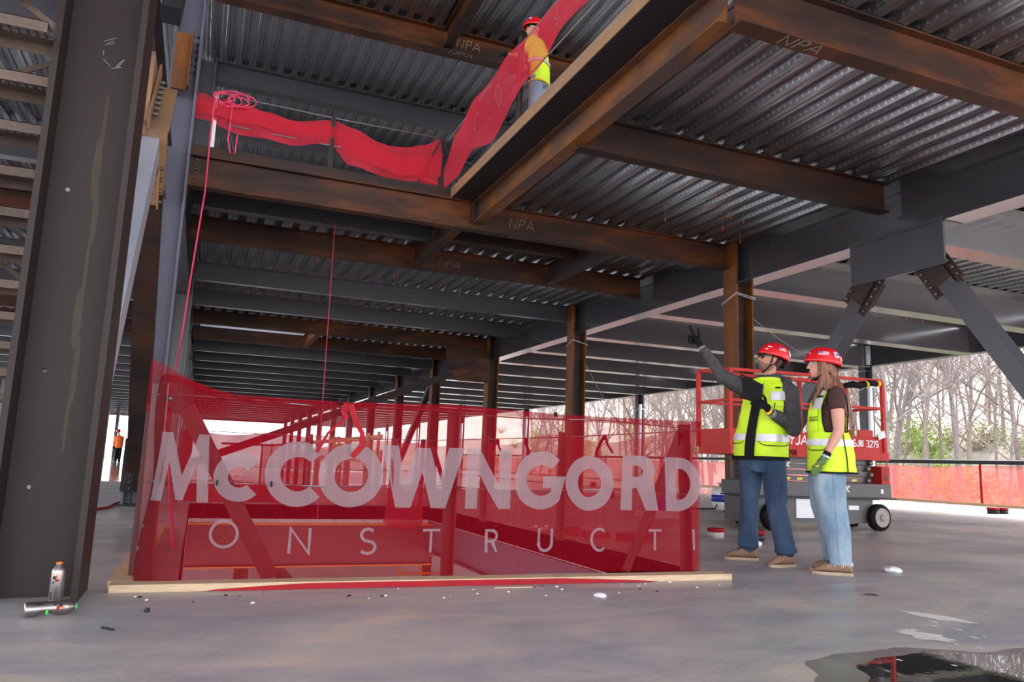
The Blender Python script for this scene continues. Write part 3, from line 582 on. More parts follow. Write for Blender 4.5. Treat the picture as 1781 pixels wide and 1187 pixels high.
ZT = [(-2.6, 1.10), (-1.2, 1.12), (-.5, 1.12), (-.25, 1.21), (-.19, 1.225), (-.05, 1.185), (.1, 1.14), (.2, 1.125), (.8, 1.12), (1.6, 1.145), (2.4, 1.13), (3.56, 1.14)]
bar = empty('printed_barrier', (1.6, 4.95, 0), 'red mesh barrier printed with big white lettering on the near side of the floor opening', 'barrier')
def fpost(parent, x, y, h, lean=(0, 0), w_=.075, mat='redsteel'):
    k = MB().bar((x, y, 0), (x + lean[0], y + lean[1], h), w_, .008, (1, 0, 0)).bar((x - w_ / 2, y + .03, 0), (x - w_ / 2 + lean[0], y + .03 + lean[1], h), .008, w_ * .9, (1, 0, 0)); return child(k, 'post', MT[mat], parent)
fpost(bar, -.17, 4.955, 1.17, (-.02, 0), .095); fpost(bar, -.25, 5.12, 1.06, (0, 0), .06); fpost(bar, 1.63, 4.955, 1.13, (0, 0), .07); fpost(bar, 3.525, 4.96, 1.12, (-.03, 0), .07)
k = MB().bar((-.08, 4.99, 1.04), (.49, 4.99, .03), .008, .10, (1, 0, .6)); child(k, 'strut', MT['redsteel'], bar)
k = MB().bar((3.45, 4.99, 1.06), (2.98, 4.99, .03), .008, .065, (1, 0, .4)); child(k, 'strut', MT['redsteel'], bar)
k = MB().bar((3.50, 5.0, 1.04), (3.66, 5.95, .03), .05, .008, (1, 0, .2)); child(k, 'strut', MT['redsteel'], bar)
for z in (1.10, .60):
    k = MB().tube([(-.25 + i * .19, 4.93 + .004 * math.sin(i * 2), z + .01 * math.sin(i * .9)) for i in range(21)], .0045, 5); child(k, 'guard_cable', MT['wire'], bar, True)
u0, u1 = -2.6, 3.56
bn = child(strip(lambda a, b_: ban(u0 + (u1 - u0) * a, .035 + (pl(u0 + (u1 - u0) * a, ZT)[0] - .035) * b_), 150, 12), 'mesh_panel', MT['mesh'], bar, True)
# folded hem along the top edge
child(strip(lambda a, b_: ban(-.30 + 3.86 * a, pl(-.30 + 3.86 * a, ZT)[0] - .045 * b_) + Vector((0, -.006, .004)), 120, 2), 'hem', MT['mesh'], bar, True)
# corner fold standing up behind the left post
child(strip(lambda a, b_: Vector((-.30 + .45 * a, 4.99 + .02 * math.sin(a * 5), 1.0 + .22 * b_ * (1 - a) + .10 * b_)), 12, 3), 'fold', MT['mesh'], bar, True)
# letters: filled outlines
def ringc(cx, cz, R_, r_, a0, a1, k=20): return [(cx + R_ * math.cos(math.radians(a0 + (a1 - a0) * i / k)), cz + R_ * math.sin(math.radians(a0 + (a1 - a0) * i / k))) for i in range(k + 1)] + [(cx + r_ * math.cos(math.radians(a1 + (a0 - a1) * i / k)), cz + r_ * math.sin(math.radians(a1 + (a0 - a1) * i / k))) for i in range(k + 1)]
def full(cx, cz, R_, rev=False): q = [(cx + R_ * math.cos(2 * PI * i / 36), cz + R_ * math.sin(2 * PI * i / 36)) for i in range(36)]; return q[::-1] if rev else q
def letters():
    L = []; H0, H = .468, .395
    def S(x0, wd, pts): return [(x0 + a * wd, H0 + b_ * H) for a, b_ in pts]
    L.append([S(-.225, .315, [(.0, 0), (.09, 1), (.27, 1), (.5, .38), (.73, 1), (.91, 1), (1, 0), (.80, 0), (.74, .58), (.56, .02), (.44, .02), (.26, .58), (.2, 0)])])
    L.append([ringc(.25, .625, .145, .062, 42, 318)])
    L.append([ringc(.595, .662, .20, .105, 44, 316, 26)])
    L.append([full(.92, .665, .20), full(.92, .665, .105, True)])
    L.append([S(1.10, .56, [(0, 1), (.20, 1), (.30, .42), (.42, .98), (.58, .98), (.70, .42), (.80, 1), (1, 1), (.80, 0), (.62, 0), (.50, .58), (.38, 0), (.20, 0)])])
    L.append([S(1.675, .34, [(0, 0), (0, 1), (.28, 1), (.74, .40), (.74, 1), (1, 1), (1, 0), (.72, 0), (.26, .60), (.26, 0)])])
    g_ = ringc(2.31, .665, .20, .105, 48, 270 + 0, 22)
    L.append([[(2.245 + .20 * math.cos(math.radians(a)), .665 + .20 * math.sin(math.radians(a))) for a in range(46, 325, 9)] + [(2.435, .695), (2.255, .695), (2.255, .615), (2.32, .615)] + [(2.245 + .105 * math.cos(math.radians(a)), .665 + .105 * math.sin(math.radians(a))) for a in range(318, 45, -9)]])
    L.append([full(2.63, .655, .195), full(2.63, .655, .10, True)])
    L.append([[(2.87, .468), (2.87, .863), (3.02, .863)] + [(3.03 + .105 * math.cos(math.radians(a)), .755 + .108 * math.sin(math.radians(a))) for a in range(90, -50, -20)] + [(3.17, .468), (3.06, .468), (2.985, .63), (2.955, .63), (2.955, .468)], [(2.955, .71), (2.955, .79), (3.01, .79), (3.035, .75), (3.01, .71)][::-1]])
    L.append([[(3.19, .468), (3.19, .863), (3.30, .863)] + [(3.31 + .20 * math.cos(math.radians(a)), .665 + .198 * math.sin(math.radians(a))) for a in range(90, -91, -15)], [(3.285, .55), (3.285, .78)] + [(3.31 + .11 * math.cos(math.radians(a)), .665 + .115 * math.sin(math.radians(a))) for a in range(90, -91, -18)]])
    h0, t = .185, .019
    def thin(x0, wd, st, hh=.150):                                   # open polyline outline
        out = []
        for pts in st:
            P2 = [Vector((x0 + a * wd, h0 + b_ * hh)) for a, b_ in pts]; A, B = [], []
            for i, p in enumerate(P2):
                d0 = (P2[i] - P2[i - 1]).normalized() if i else (P2[1] - P2[0]).normalized(); d1 = (P2[i + 1] - P2[i]).normalized() if i < len(P2) - 1 else d0
                d = (d0 + d1).normalized(); nn = Vector((-d.y, d.x)); q = min(2, 1 / max(.3, abs(nn.dot(Vector((-d0.y, d0.x))))))
                A.append(tuple(p + nn * t / 2 * q)); B.append(tuple(p - nn * t / 2 * q))
            out.append(A + B[::-1])
        return out
    L.append(thin(-.27, .14, [arc(.5, .5, .5, .5, 50, 310)]))
    L.append([full(.195, .30 - .01, .083), full(.195, .29, .066, True)])
    L.append(thin(.575, .12, [[(0, 0), (0, 1), (1, 0), (1, 1)]])); L.append(thin(1.0, .095, [arc(.5, .75, .42, .25, 40, 270, 8)[:-1] + arc(.5, .25, .5, .25, 90, -140, 9)]))
    L.append([[(1.45, .335), (1.57, .335), (1.57, .318), (1.519, .318), (1.519, .185), (1.501, .185), (1.501, .318), (1.45, .318)]])
    L.append([[(1.88, .185), (1.88, .335), (1.93, .335)] + [(1.93 + .043 * math.cos(math.radians(a)), .292 + .043 * math.sin(math.radians(a))) for a in range(75, -70, -18)] + [(1.975, .185), (1.955, .185), (1.92, .249), (1.899, .249), (1.899, .185)], [(1.899, .265), (1.899, .319), (1.925, .319), (1.95, .305), (1.955, .29), (1.945, .27), (1.925, .265)][::-1]])
    L.append(thin(2.27, .10, [[(0, 1), (0, .35)] + arc(.5, .35, .5, .35, 180, 360, 8) + [(1, 1)]])); L.append(thin(2.65, .13, [arc(.5, .5, .5, .5, 50, 310)]))
    L.append([[(3.05, .335), (3.15, .335), (3.15, .318), (3.109, .318), (3.109, .185), (3.091, .185), (3.091, .318), (3.05, .318)]]); L.append(thin(3.40, .02, [[(.5, 1), (.5, 0)]]))
    return L
SH = {10: -.075, 8: .02, 9: .06, 14: -.047, 15: -.05, 16: -.026, 17: 0, 18: .062, 19: .09}
for li, cs in enumerate(letters()):
    cs = [[(a_ + SH.get(li, 0), b__) for a_, b__ in c_] for c_ in cs]
    bm = bmesh.new(); k = MB(); k.poly(cs, lambda u, v: (u, 0, v))
    vs = [bm.verts.new(v) for v in k.v]
    for f_ in k.f:
        try: bm.faces.new([vs[i] for i in f_])
        except ValueError: pass
    xs = [v[0] for v in k.v]; x = math.ceil(min(xs) / .04) * .04
    while x < max(xs):
        bmesh.ops.bisect_plane(bm, geom=bm.verts[:] + bm.edges[:] + bm.faces[:], plane_co=(x, 0, 0), plane_no=(1, 0, 0)); x += .04
    bm.verts.ensure_lookup_table(); q = MB()
    for i, v in enumerate(bm.verts): v.index = i; dz = .05 * max(0, .6 - v.co.x) * .55; p = ban(v.co.x, v.co.z + dz); q.v.append(tuple(p + (Vector((0, -.004, 0)) if v.co.x > UC + .04 else Vector((-.004, 0, 0)))))
    q.f = [tuple(v.index for v in f_.verts) for f_ in bm.faces]; q.mi = [0] * len(q.f); bm.free()
    child(q, 'printed_letter', MT['print'], bar)
# flagging ribbons
def ribbon(parent, pts, w_=.022, mat='redtape'):
    k = MB(); N = len(pts)
    for i, p in enumerate(pts):
        p = Vector(p); d = (Vector(pts[min(i + 1, N - 1)]) - Vector(pts[max(0, i - 1)])).normalized(); s = d.cross(Vector((0, 1, .25))).normalized() * w_ * (.5 + .5 * abs(math.cos(i)))
        k.v += [tuple(p - s), tuple(p + s)]
    k.f = [(2 * i, 2 * i + 1, 2 * i + 3, 2 * i + 2) for i in range(N - 1)]; k.mi = [0] * len(k.f)
    return child(k, 'flagging_tape', MT[mat], parent)
ribbon(bar, [(.88, 4.88, 1.11), (.92, 4.87, 1.0), (.965, 4.87, .93), (.97, 4.87, .85), (.91, 4.87, .78)]); ribbon(bar, [(.87, 4.88, 1.11), (.83, 4.87, 1.0), (.75, 4.87, .92), (.69, 4.87, .80)], .012)
ribbon(bar, [(.86, 4.88, 1.11), (.83, 4.86, 1.06), (.86, 4.86, 1.02)], .02)
k = MB(); 
for (u, z) in ((.18, 1.125), (.815, 1.12), (1.62, 1.14), (2.34, 1.13), (.13, .60), (.44, .60), (1.55, .61)): k.box(u - .004, u + .004, 4.89, 4.93, z - .016, z + .016)
child(k, 'zip_tie', MT['black'], bar)
for x in (-.17, 1.64): child(MB().lathe([(.014, 0), (.014, .012), (.006, .02)], (x, 4.905, 1.08 if x < 0 else .60), 8, (0, -1, 0)), 'bolt', MT['bolt'], bar)
# right and back guard mesh round the opening
sg = empty('side_barrier', (3.75, 9, 0), 'red mesh barrier running back along the right side of the floor opening', 'barrier')
child(strip(lambda a, b_: Vector((3.60 + .02 * math.sin(a * 30), 4.98 + 7.75 * a, .03 + (1.02 + .05 * math.cos(a * 18)) * b_)), 60, 6), 'mesh_panel', MT['mesh_side'], sg, True)
for y in (7.3, 9.62, 12.7): fpost(sg, 3.60, y, 1.12, (0, 0), .07, 'dark' if y > 12 else 'redsteel')
for z in (1.08, .58): child(MB().tube([(3.61, 4.98, z), (3.62, 7.3, z - .01), (3.61, 9.6, z), (3.6, 12.7, z + .02)], .006, 5), 'guard_cable', MT['wire'], sg, True)
for y, d in ((6.4, 1), (8.3, -1), (9.2, 1), (10.9, 1)): ribbon(sg, [(3.58, y, 1.07), (3.56, y + .05 * d, 1.0), (3.56, y + .12 * d, .93), (3.56, y + .13 * d, .86)], .025); ribbon(sg, [(3.58, y, 1.07), (3.55, y - .09, .99), (3.55, y - .2, .90)], .022)
k = MB().bar((3.75, 12.7, 1.0), (3.35, 12.9, .02), .05, .05).bar((3.75, 12.7, 1.0), (3.95, 12.2, .02), .05, .05); child(k, 'strut', MT['dark'], sg)
bg_ = empty('back_barrier', (1.8, 12.75, 0), 'red mesh barrier along the far side of the floor opening', 'barrier')
child(strip(lambda a, b_: Vector((-.25 + 2.0 * a, 12.78 + .03 * math.sin(a * 15), .02 + (1.06 + .03 * math.cos(a * 9)) * b_)), 24, 6), 'mesh_panel', MT['mesh_back'], bg_, True); child(strip(lambda a, b_: Vector((1.75 + 1.4 * a, 12.78 + .03 * math.sin(a * 10), .02 + (1.06 + .03 * math.cos(a * 5)) * b_)), 20, 6), 'mesh_panel', MT['mesh_far'], bg_, True)
for x in (-.2, 1.72, 3.1): fpost(bg_, x, 12.74, 1.12, (0, 0), .07)
for z in (1.10, .58): child(MB().tube([(-.25, 12.75, z), (1.7, 12.75, z - .02), (3.7, 12.75, z)], .006, 5), 'guard_cable', MT['wire'], bg_, True)
k = strip(lambda a, b_: Vector((3.15 + .42 * a - .25 * b_ * (1 - a), 12.72 - .25 * b_, 1.05 - (1.30 + .12 * math.sin(a * 3)) * b_)), 8, 10); child(k, 'loose_flap', MT['mesh_up'], bg_, True)
# pine curb
cb = empty('timber_curb', (1.6, 4.72, 0), 'pale pine boards laid along the front and left foot of the printed barrier', 'timber')
k = MB().bar((-.37, 4.86, .022), (3.66, 4.715, .022), .14, .042, (0, 0, 1)); child(k, 'front_board', MT['wood'], cb)
k = MB().bar((-.33, 4.95, .021), (-.27, 8.6, .021), .13, .04, (0, 0, 1)); child(k, 'left_board', MT['wood_y'], cb)
def cl(a, b_):
    x = .1 + 2.95 * a; h = .034 * min(1, a * 5, (1 - a) * 4) ** .7
    y = 4.86 - (x + .37) / 4.03 * .145 - .0735; return Vector((x, y - .004 * (1 - b_), .002 + h * b_))
child(strip(cl, 40, 2), 'cloth_strip', MT['redtape'], cb)
k = MB().bar((1.80, 4.60, .004), (2.05, 4.58, .005), .02, .006); tag(k.build('wood_splinter', MT['wood'], loc=(1.9, 4.6, 0)), 'thin wood splinter on the floor in front of the pine board', 'splinter')
# upper guard rail ------------------------------------------------------------
ug = empty('upper_guardrail', (1.5, 12.05, 5.37), 'upper guard rail with sagging red mesh above the long rust-brown beam', 'guardrail')
TA = [(-.5, 6.22, 5.80, 0), (0.2, 6.17, 5.68, 0), (.9, 6.08, 5.66, 0), (1.55, 6.2, 5.78, 0), (1.9, 6.10, 5.5, .1), (2.3, 5.95, 5.42, .16), (2.7, 5.92, 5.36, .2), (3.0, 6.03, 5.40, .12), (3.42, 6.24, 5.42, 0)]
def um(a, b_):
    x = -.5 + 3.9 * a; t, bt, oy = pl(x, TA); z = bt + (t - bt) * b_
    return Vector((x, 12.02 - .05 * math.sin(b_ * PI) - oy * b_ * .5 + .035 * math.sin(x * 8 + b_ * 6 * math.sin(x * 2)), z))
child(strip(um, 70, 14), 'mesh_panel', MT['mesh_up'], ug, True)
child(strip(lambda a, b_: um(a, .25 + b_ * .5) + Vector((0, -.05 - .04 * math.sin(a * 9), -.03 + .06 * math.sin(a * 5))), 50, 5), 'mesh_fold', MT['mesh_up'], ug, True)
child(strip(lambda a, b_: Vector((1.62 + 1.75 * a, 11.93 + .03 * math.sin(a * 7), 6.17 - .75 * a - (.02 + .36 * (1 - a) * a * 2) * b_)), 30, 6), 'mesh_fold', MT['mesh_up'], ug, True)
for x, mt in ((-.22, 'white'), (1.57, 'grey_brown'), (3.42, 'grey_brown')):
    child(MB().bar((x, 12.0, 5.2), (x, 12.0, 6.25), .06, .06), 'post', MT[mt], ug)
child(MB().bar((-.15, 12.0, 6.2), (.12, 12.0, 5.36), .05, .012), 'strut', MT['grey_brown'], ug); child(MB().bar((3.38, 11.97, 6.2), (3.0, 11.97, 5.36), .05, .02), 'strut', MT['grey_brown'], ug); child(MB().bar((3.45, 11.95, 6.2), (3.6, 11.6, 5.36), .05, .02), 'strut', MT['grey_brown'], ug)
for z in (6.26, 5.78): child(MB().tube([(-.5, 12.0, z + .01), (1.57, 12.0, z - .02), (3.42, 12.0, z)], .011, 5), 'guard_cable', MT['wire'], ug, True)
us = empty('side_guardrail', (3.62, 8.5, 5.37), 'upper guard rail with bright red mesh slanting up beside the overhead worker', 'guardrail')
TB = [(4.7, 6.30, 5.98, 0), (7.5, 6.33, 5.92, 0), (8.5, 6.44, 5.80, 0), (9.5, 6.48, 5.56, 0), (10.0, 6.50, 5.45, 0), (10.7, 6.50, 5.55, .05), (11.5, 6.45, 5.38, .12), (12.0, 6.36, 5.36, .1)]
def us_(a, b_):
    y = 4.7 + 7.3 * a; t, bt, ox = pl(y, TB); return Vector((3.58 + ox * (b_ - .6) - .06 * math.sin(b_ * PI) + .03 * math.sin(y * 4 + b_ * 5), y, bt + (t - bt) * b_))
child(strip(us_, 80, 12), 'mesh_panel', MT['mesh_up'], us, True)
for y in (5.2, 9.1): child(MB().ibeam((3.66, y, 5.36), (3.66, y, 6.66 if y > 9 else 6.55), .07, .07, .012, .012, (1, 0, 0)), 'post', MT['grey_brown'], us)
for z in (6.46, 5.85): child(MB().tube([(3.62, 4.7, z - .08), (3.62, 9.1, z + .03), (3.55, 12.0, z - .18 if z > 6.2 else z - .1)], .009, 5), 'guard_cable', MT['wire'], us, True)
k = MB()
for q, s in enumerate('CONSTRU'): text_mb(k, s, lambda x, y, q=q: us_((10.6 - .95 * q - x - 4.7) / 7.3, .30 + y * .9 / .5) + Vector((-.008, 0, 0)), .17, .07)
child(k, 'printed_letters', MT['print'], us)
# perimeter fence --------------------------------------------------------------
pf = empty('perimeter_fence', (22.1, 30, 0), 'long translucent red mesh fence under a dark rail along the outer slab edge', 'fence')
child(strip(lambda a, b_: Vector((22.1 + .06 * math.sin(a * 160), 3 + 66 * a, .06 + (1.12 + .03 * math.sin(a * 75)) * b_)), 300, 4), 'mesh_panel', MT['mesh_far'], pf, True)
child(MB().bar((22.15, 3, 1.30), (22.15, 70, 1.30), .12, .11), 'top_rail', MT['dark'], pf)
child(MB().bar((22.15, 3, 1.365), (22.15, 70, 1.365), .13, .02), 'rail_cap', MT['white'], pf)
child(MB().bar((22.02, 3, .03), (22.02, 70, .03), .04, .09), 'toe_board', MT['wood_y'], pf)
for q in range(9): child(MB().bar((22.13, 16.3 - 2.9 * 2 + 2.9 * q * 2, 0), (22.13, 16.3 - 5.8 + 5.8 * q, 1.3), .05, .05), 'fence_post', MT['redtape'], pf)
# far barriers -------------------------------------------------------------------
for q, (x, y, dx, dy, lab) in enumerate(((-6.9, 50, 1.3, 2.5, 'small red mesh barrier far away left of the orange vested worker'), (-3.5, 56, 2.2, 0, 'distant red mesh barrier right of the orange vested worker'), (3.0, 40, 6, 0, 'distant red mesh barrier across the back of the storey'))):
    e = empty('far_barrier', (x, y, 0), lab, 'barrier')
    child(strip(lambda a, b_: Vector((x + dx * a, y + dy * a + .05 * math.sin(a * 20), .05 + 1.1 * b_)), 14, 3), 'mesh_panel', MT['mesh_far'], e, True)
    for a in (0, 1): child(MB().bar((x + dx * a, y + dy * a, 0), (x + dx * a, y + dy * a, 1.2), .07, .07), 'post', MT['dark'], e)
# timber guard rail behind the opening
wg = empty('timber_guardrail', (2.9, 20, 0), 'pine guard rail running away from the far right corner of the opening', 'guardrail')
for z in (1.13, .74): child(MB().bar((2.9, 12.95, z), (2.9, 33, z), .04, .09), 'rail', MT['wood_y'], wg)
child(MB().bar((.9, 33, 1.13), (2.9, 33, 1.13), .04, .09), 'rail', MT['wood'], wg)
for y in (12.95, 13.8, 17.5, 21.5, 26, 33): child(MB().bar((2.85, y, 0), (2.85, y, 1.22), .09, .04), 'post', MT['wood'], wg)
# scissor lift ----------------------------------------------------------------
lf = empty('scissor_lift', (7.9, 8.7, 0), 'grey and red scissor lift parked behind the two people', 'scissor lift')
LX0, LX1, LY0, LY1 = 6.52, 9.28, 8.3, 8.98
k = MB().box(6.95, 9.12, LY0 + .1, LY1, .10, .50); child(k, 'chassis', MT['liftgrey'], lf)
k = MB().box(6.9, 9.40, LY0 + .02, LY1, .47, .66); child(k, 'chassis_beam', MT['liftgrey'], lf)
k = MB().box(6.88, 9.5, LY0 - .0, LY1, .445, .465); child(k, 'rub_strip', MT['dark'], lf)
for i in range(4):
    z = .675 + i * .085; x1 = 9.0 if i % 2 == 0 else 9.05
    k = MB().box(6.95, x1, LY0 + .10, LY0 + .16, z, z + .07).box(6.95, x1, LY1 - .2, LY1 - .14, z, z + .07); k.lathe([(.04, 0), (.04, .9 * .6)], (x1 + .02, LY0 + .08, z + .03), 10, (0, 1, 0)); child(k, 'scissor_arm', MT['liftgrey'], lf)
    child(MB().lathe([(.035, 0), (.035, .03), (.015, .04)], (x1 + .02, LY0 + .08, z + .03), 10, (0, -1, 0)), 'pivot_pin', MT['bolt'], lf)
k = MB().box(LX0, LX1 + .06, LY0 - .02, LY1, 1.0, 1.12); child(k, 'platform_frame', MT['redpaint'], lf)
k = MB().box(LX0, LX1, LY0, LY0 + .02, 1.12, 1.34).box(LX0, LX0 + .02, LY0, LY1, 1.12, 1.34).box(LX1 - .02, LX1, LY0, LY1, 1.12, 1.34).box(LX0, LX1, LY1 - .02, LY1, 1.12, 1.34); child(k, 'toe_panel', MT['redpaint'], lf)
child(MB().box(8.78, 9.06, LY0 - .01, LY0 + .01, 1.33, 1.43), 'hinge_plate', MT['redpaint'], lf)
def rail(pts, w_=.042, nm='guard_rail'):
    k = MB()
    for a, b_ in zip(pts[:-1], pts[1:]): k.bar(a, b_, w_, w_)
    return child(k, nm, MT['redpaint'], lf)
ZR = 2.17
rail([(LX0, LY0, ZR - .04), (7.5, LY0, ZR - .02), (LX1, LY0, ZR), (LX1, LY1, ZR), (LX0, LY1, ZR), (LX0, LY0, ZR - .04)])
rail([(LX0, LY0, 1.72), (LX1, LY0, 1.76), (LX1, LY1, 1.76), (LX0, LY1, 1.72), (LX0, LY0, 1.72)], .035)
rail([(7.1, LY0, ZR - .10), (8.3, LY0, ZR - .09)], .05)
for x, y in ((LX0 + .01, LY0), (LX1, LY0), (LX0, LY1), (LX1, LY1), (7.55, LY1), (8.35, LY1)): rail([(x, y, 1.1), (x, y, ZR - .02)], .05, 'rail_post')
k = MB().tube([(8.55, LY0 - .01, ZR - .12), (8.7, LY0 - .02, ZR - .09), (8.85, LY0 - .01, ZR - .10), (9.0, LY0 - .02, ZR - .05), (9.22, LY0 - .02, ZR - .05)], [.035, .05, .045, .05, .035], 8); child(k, 'rolled_harness', MT['black'], lf, True)
child(MB().lathe([(.054, 0), (.054, .03)], (8.93, LY0 - .02, ZR - .08), 10, (1, 0, .2)), 'yellow_band', MT['yellow'], lf); child(MB().lathe([(.05, 0), (.05, .05)], (9.15, LY0 - .02, ZR - .05), 10, (1, 0, .05)), 'yellow_band', MT['yellow'], lf)
for x in (7.27, 9.18):
    for y in (LY0 + .0, LY1 - .12):
        wv = child(MB().lathe([(.13, .0), (.185, .01), (.19, .03), (.19, .09), (.185, .11), (.1, .12)], (x, y + .12, .19), 26, (0, -1, 0)), 'wheel', MT['black'], lf, True)
        child(MB().lathe([(.135, 0), (.135, .012), (.10, .004), (.05, .01), (.05, .03), (.02, .05)], (x, y, .19), 22, (0, -1, 0)), 'wheel_rim', flat('wheel_grey', (.33, .29, .27), .6), wv)
k = MB().box(9.26, 9.42, LY0 + .05, LY0 + .35, .66, .92); child(k, 'ladder_box', MT['redpaint'], lf)
def dec(nm, s, x, z, h, mat, t=.17, slant=.15, y=None, gap=.2): 
    k = MB(); text_mb(k, s, lambda a, b_: (x + a, (LY0 - .003) if y is None else y, z + b_), h, t, gap, slant); return child(k, nm, MT[mat], lf)
dec('lettering', 'SKYJACK', 7.28, 1.17, .13, 'white'); dec('lettering', 'SJIII 3219', 8.68, 1.19, .092, 'white', .16, 0, None, .12); dec('lettering', '80098', 7.36, 1.02, .07, 'black', .2, 0, LY0 - .024)
dec('lettering', 'SKYJACK', 7.15, .86, .075, 'white', .17, .15, LY0 + .097); dec('lettering', 'SKYJACK', 8.05, .54, .09, 'white', .2, .15, LY0 + .017)
k = MB()
for i in range(6): x = LX0 + .03 + i * .065; k.add([(x, LY0 - .024, 1.02), (x + .03, LY0 - .024, 1.02), (x + .05, LY0 - .024, 1.10), (x + .02, LY0 - .024, 1.10)], [(0, 1, 2, 3)])
child(k, 'hazard_stripe', MT['yellow'], lf)
k = MB()
for x in (7.3, 7.5, 7.72, 8.35, 8.5, 8.72): k.add([(x, LY0 + .096, .69), (x + .1, LY0 + .096, .69), (x + .12, LY0 + .096, .72), (x + .02, LY0 + .096, .72)], [(0, 1, 2, 3)])
child(k, 'yellow_decal', MT['yellow'], lf)
child(MB().box(7.7, 8.42, LY0 + .09, LY0 + .097, .17, .43), 'white_decal', MT['white'], lf)
bld = flat('blue_decal', (.03, .04, .35), .4); k = MB(); text_mb(k, 'ite', lambda a, b_: (8.24 + a, LY0 + .085, .31 + b_), .10, .2, .2, .2); child(k, 'lettering', bld, lf)
child(MB().box(8.46, 8.64, LY0 + .085, LY0 + .097, .845, .90), 'blue_decal', flat('violet_decal', (.22, .20, .55), .4), lf)
child(MB().lathe([(.055, 0), (.055, .01)], (8.55, LY0 + .095, .33), 16, (0, -1, 0)), 'socket_ring', MT['black'], lf); child(MB().lathe([(.03, 0), (.03, .02)], (8.55, LY0 + .088, .33), 12, (0, -1, 0)), 'stop_button', MT['redtape'], lf)
child(MB().box(8.65, 8.84, LY0 + .09, LY0 + .097, .29, .35), 'white_decal', MT['white'], lf); child(MB().box(9.19, 9.24, LY0 + .01, LY0 + .018, .53, .59), 'white_decal', MT['white'], lf)
k = MB()
for i in range(5): k.tube([(9.27 + .012 * math.cos(t * PI / 4), LY0 - .03, .99 - i * .035 + .02 * math.sin(t * PI / 4)) for t in range(9)], .004, 5)
k.tube([(9.27 + .03 * math.cos(t * PI / 5 + 1.8), LY0 - .03, .77 + .05 * math.sin(t * PI / 5 + 1.8)) for t in range(9)], .009, 6); child(k, 'hook_chain', MT['bolt'], lf)
child(MB().bar((9.13, LY0 - .03, 1.345), (9.27, LY0 - .03, 1.39), .10, .01, (0, 1, 0)), 'hang_tag', flat('aluminium_tag', (.5, .48, .46), .4, .3), lf)
child(MB().tube([(8.4, LY0 + .2, .08), (8.6, LY0 + .16, .04), (8.85, LY0 + .15, .06), (8.98, LY0 + .2, .15)], .012, 6), 'hose', MT['black'], lf, True)
# small props ------------------------------------------------------------------
def prop(nm, k, mat, loc, label, cat, group=None, smooth=False): return tag(k.build(nm, mat, smooth=smooth, loc=loc), label, cat, group)
pt = empty('propane_tank', (9.93, 12.95, 0), 'white propane tank with blue label beside the near rusty column', 'tank')
child(MB().lathe([(.10, 0), (.10, .03), (.15, .05), (.18, .12), (.18, .33), (.15, .41), (.05, .45)], (9.93, 12.95, 0), 22), 'body', MT['white'], pt, True)
child(MB().lathe([(.183, .15), (.183, .29)], (9.93, 12.95, 0), 22), 'blue_label', bld, pt, True)
child(MB().lathe([(.03, .44), (.03, .5), (.05, .52)], (9.93, 12.95, 0), 10), 'valve', MT['bolt'], pt)
child(MB().tube([(9.93 + .12 * math.cos(t), 12.95 + .12 * math.sin(t), .52) for t in [i * PI / 8 for i in range(-6, 5)]], .014, 6), 'collar', MT['white'], pt, True)
wire('gas_hose', [(9.8, 12.9, .1), (9.6, 12.7, .02), (9.2, 12.8, .015), (8.8, 12.5, .015)], .014, 'black', 'black hose from the propane tank along the floor', 'hose')
def can(x, y, lab, grp, s=1.0, squash=1.0):
    e = empty('flange_cover', (x, y, 0), lab, 'anchor can', grp)
    child(MB().lathe([(.105 * s, 0), (.105 * s, .075 * s)], (x, y, 0), 20), 'body', MT['dark'] if s > .9 else MT['concrete'], e, True); child(MB().lathe([(.112 * s, .075 * s), (.112 * s, .115 * s), (.10 * s, .12 * s)], (x, y, 0), 20), 'lid', MT['redtape'], e, True)
can(6.02, 7.22, 'red-lidded round anchor sleeve seen between the legs of the pointing person', None, .95); can(5.72, 7.55, 'red-lidded round anchor sleeve left of the pointing person\'s legs', None, .9)
can(17.49, 12.62, 'left one of two small red-lidded sleeves near the perimeter fence', None, 1.2); can(17.85, 12.66, 'right one of two small red-lidded sleeves near the perimeter fence', None, 1.2)
rr = random.Random(5)
for q in range(7): can(9.6 + q * .9 + rr.uniform(-.3, .3), 17 + q * 1.7, 'small red sleeve on the bright floor seen through the barrier', 'red sleeves beyond the barrier', 1.1)
k = MB()
for (x, y) in ((3.95, 7.9), (4.15, 7.6), (4.4, 7.35), (4.55, 7.15), (4.05, 8.1)): k.v = []; k = MB().box(-.14, .14, -.07, .07, 0, .07); o = k.build('red_block', MT['redsteel']); o.location = (x, y, 0); o.rotation_euler = (0, 0, x * 3); tag(o, 'dark red block on the floor right of the opening, seen through the mesh', 'block', 'red blocks beside the opening')
for q in range(14):
    s = rr.uniform(.015, .035); o = MB().ell((0, 0, s * .5), (s, s * .8, s * .5), None, 7, 5).build('debris_chip', MT['white']); o.location = (3.85 + rr.uniform(0, .35), 8.3 + rr.uniform(-.3, .5), 0); tag(o, 'small pale chip of debris beside the opening, seen through the mesh', 'debris', 'pale debris chips beside the opening')
pb = empty('purple_bucket', (6.9, 10.6, 0), 'purple bucket seen through the right end of the printed barrier', 'bucket')
child(MB().lathe([(.14, 0), (.17, .34)], (6.9, 10.6, .12), 18), 'body', flat('purple_plastic', (.20, .06, .50), .4), pb, True); child(MB().box(6.6, 7.2, 10.4, 10.8, 0, .12), 'stand', MT['concrete'], pb)
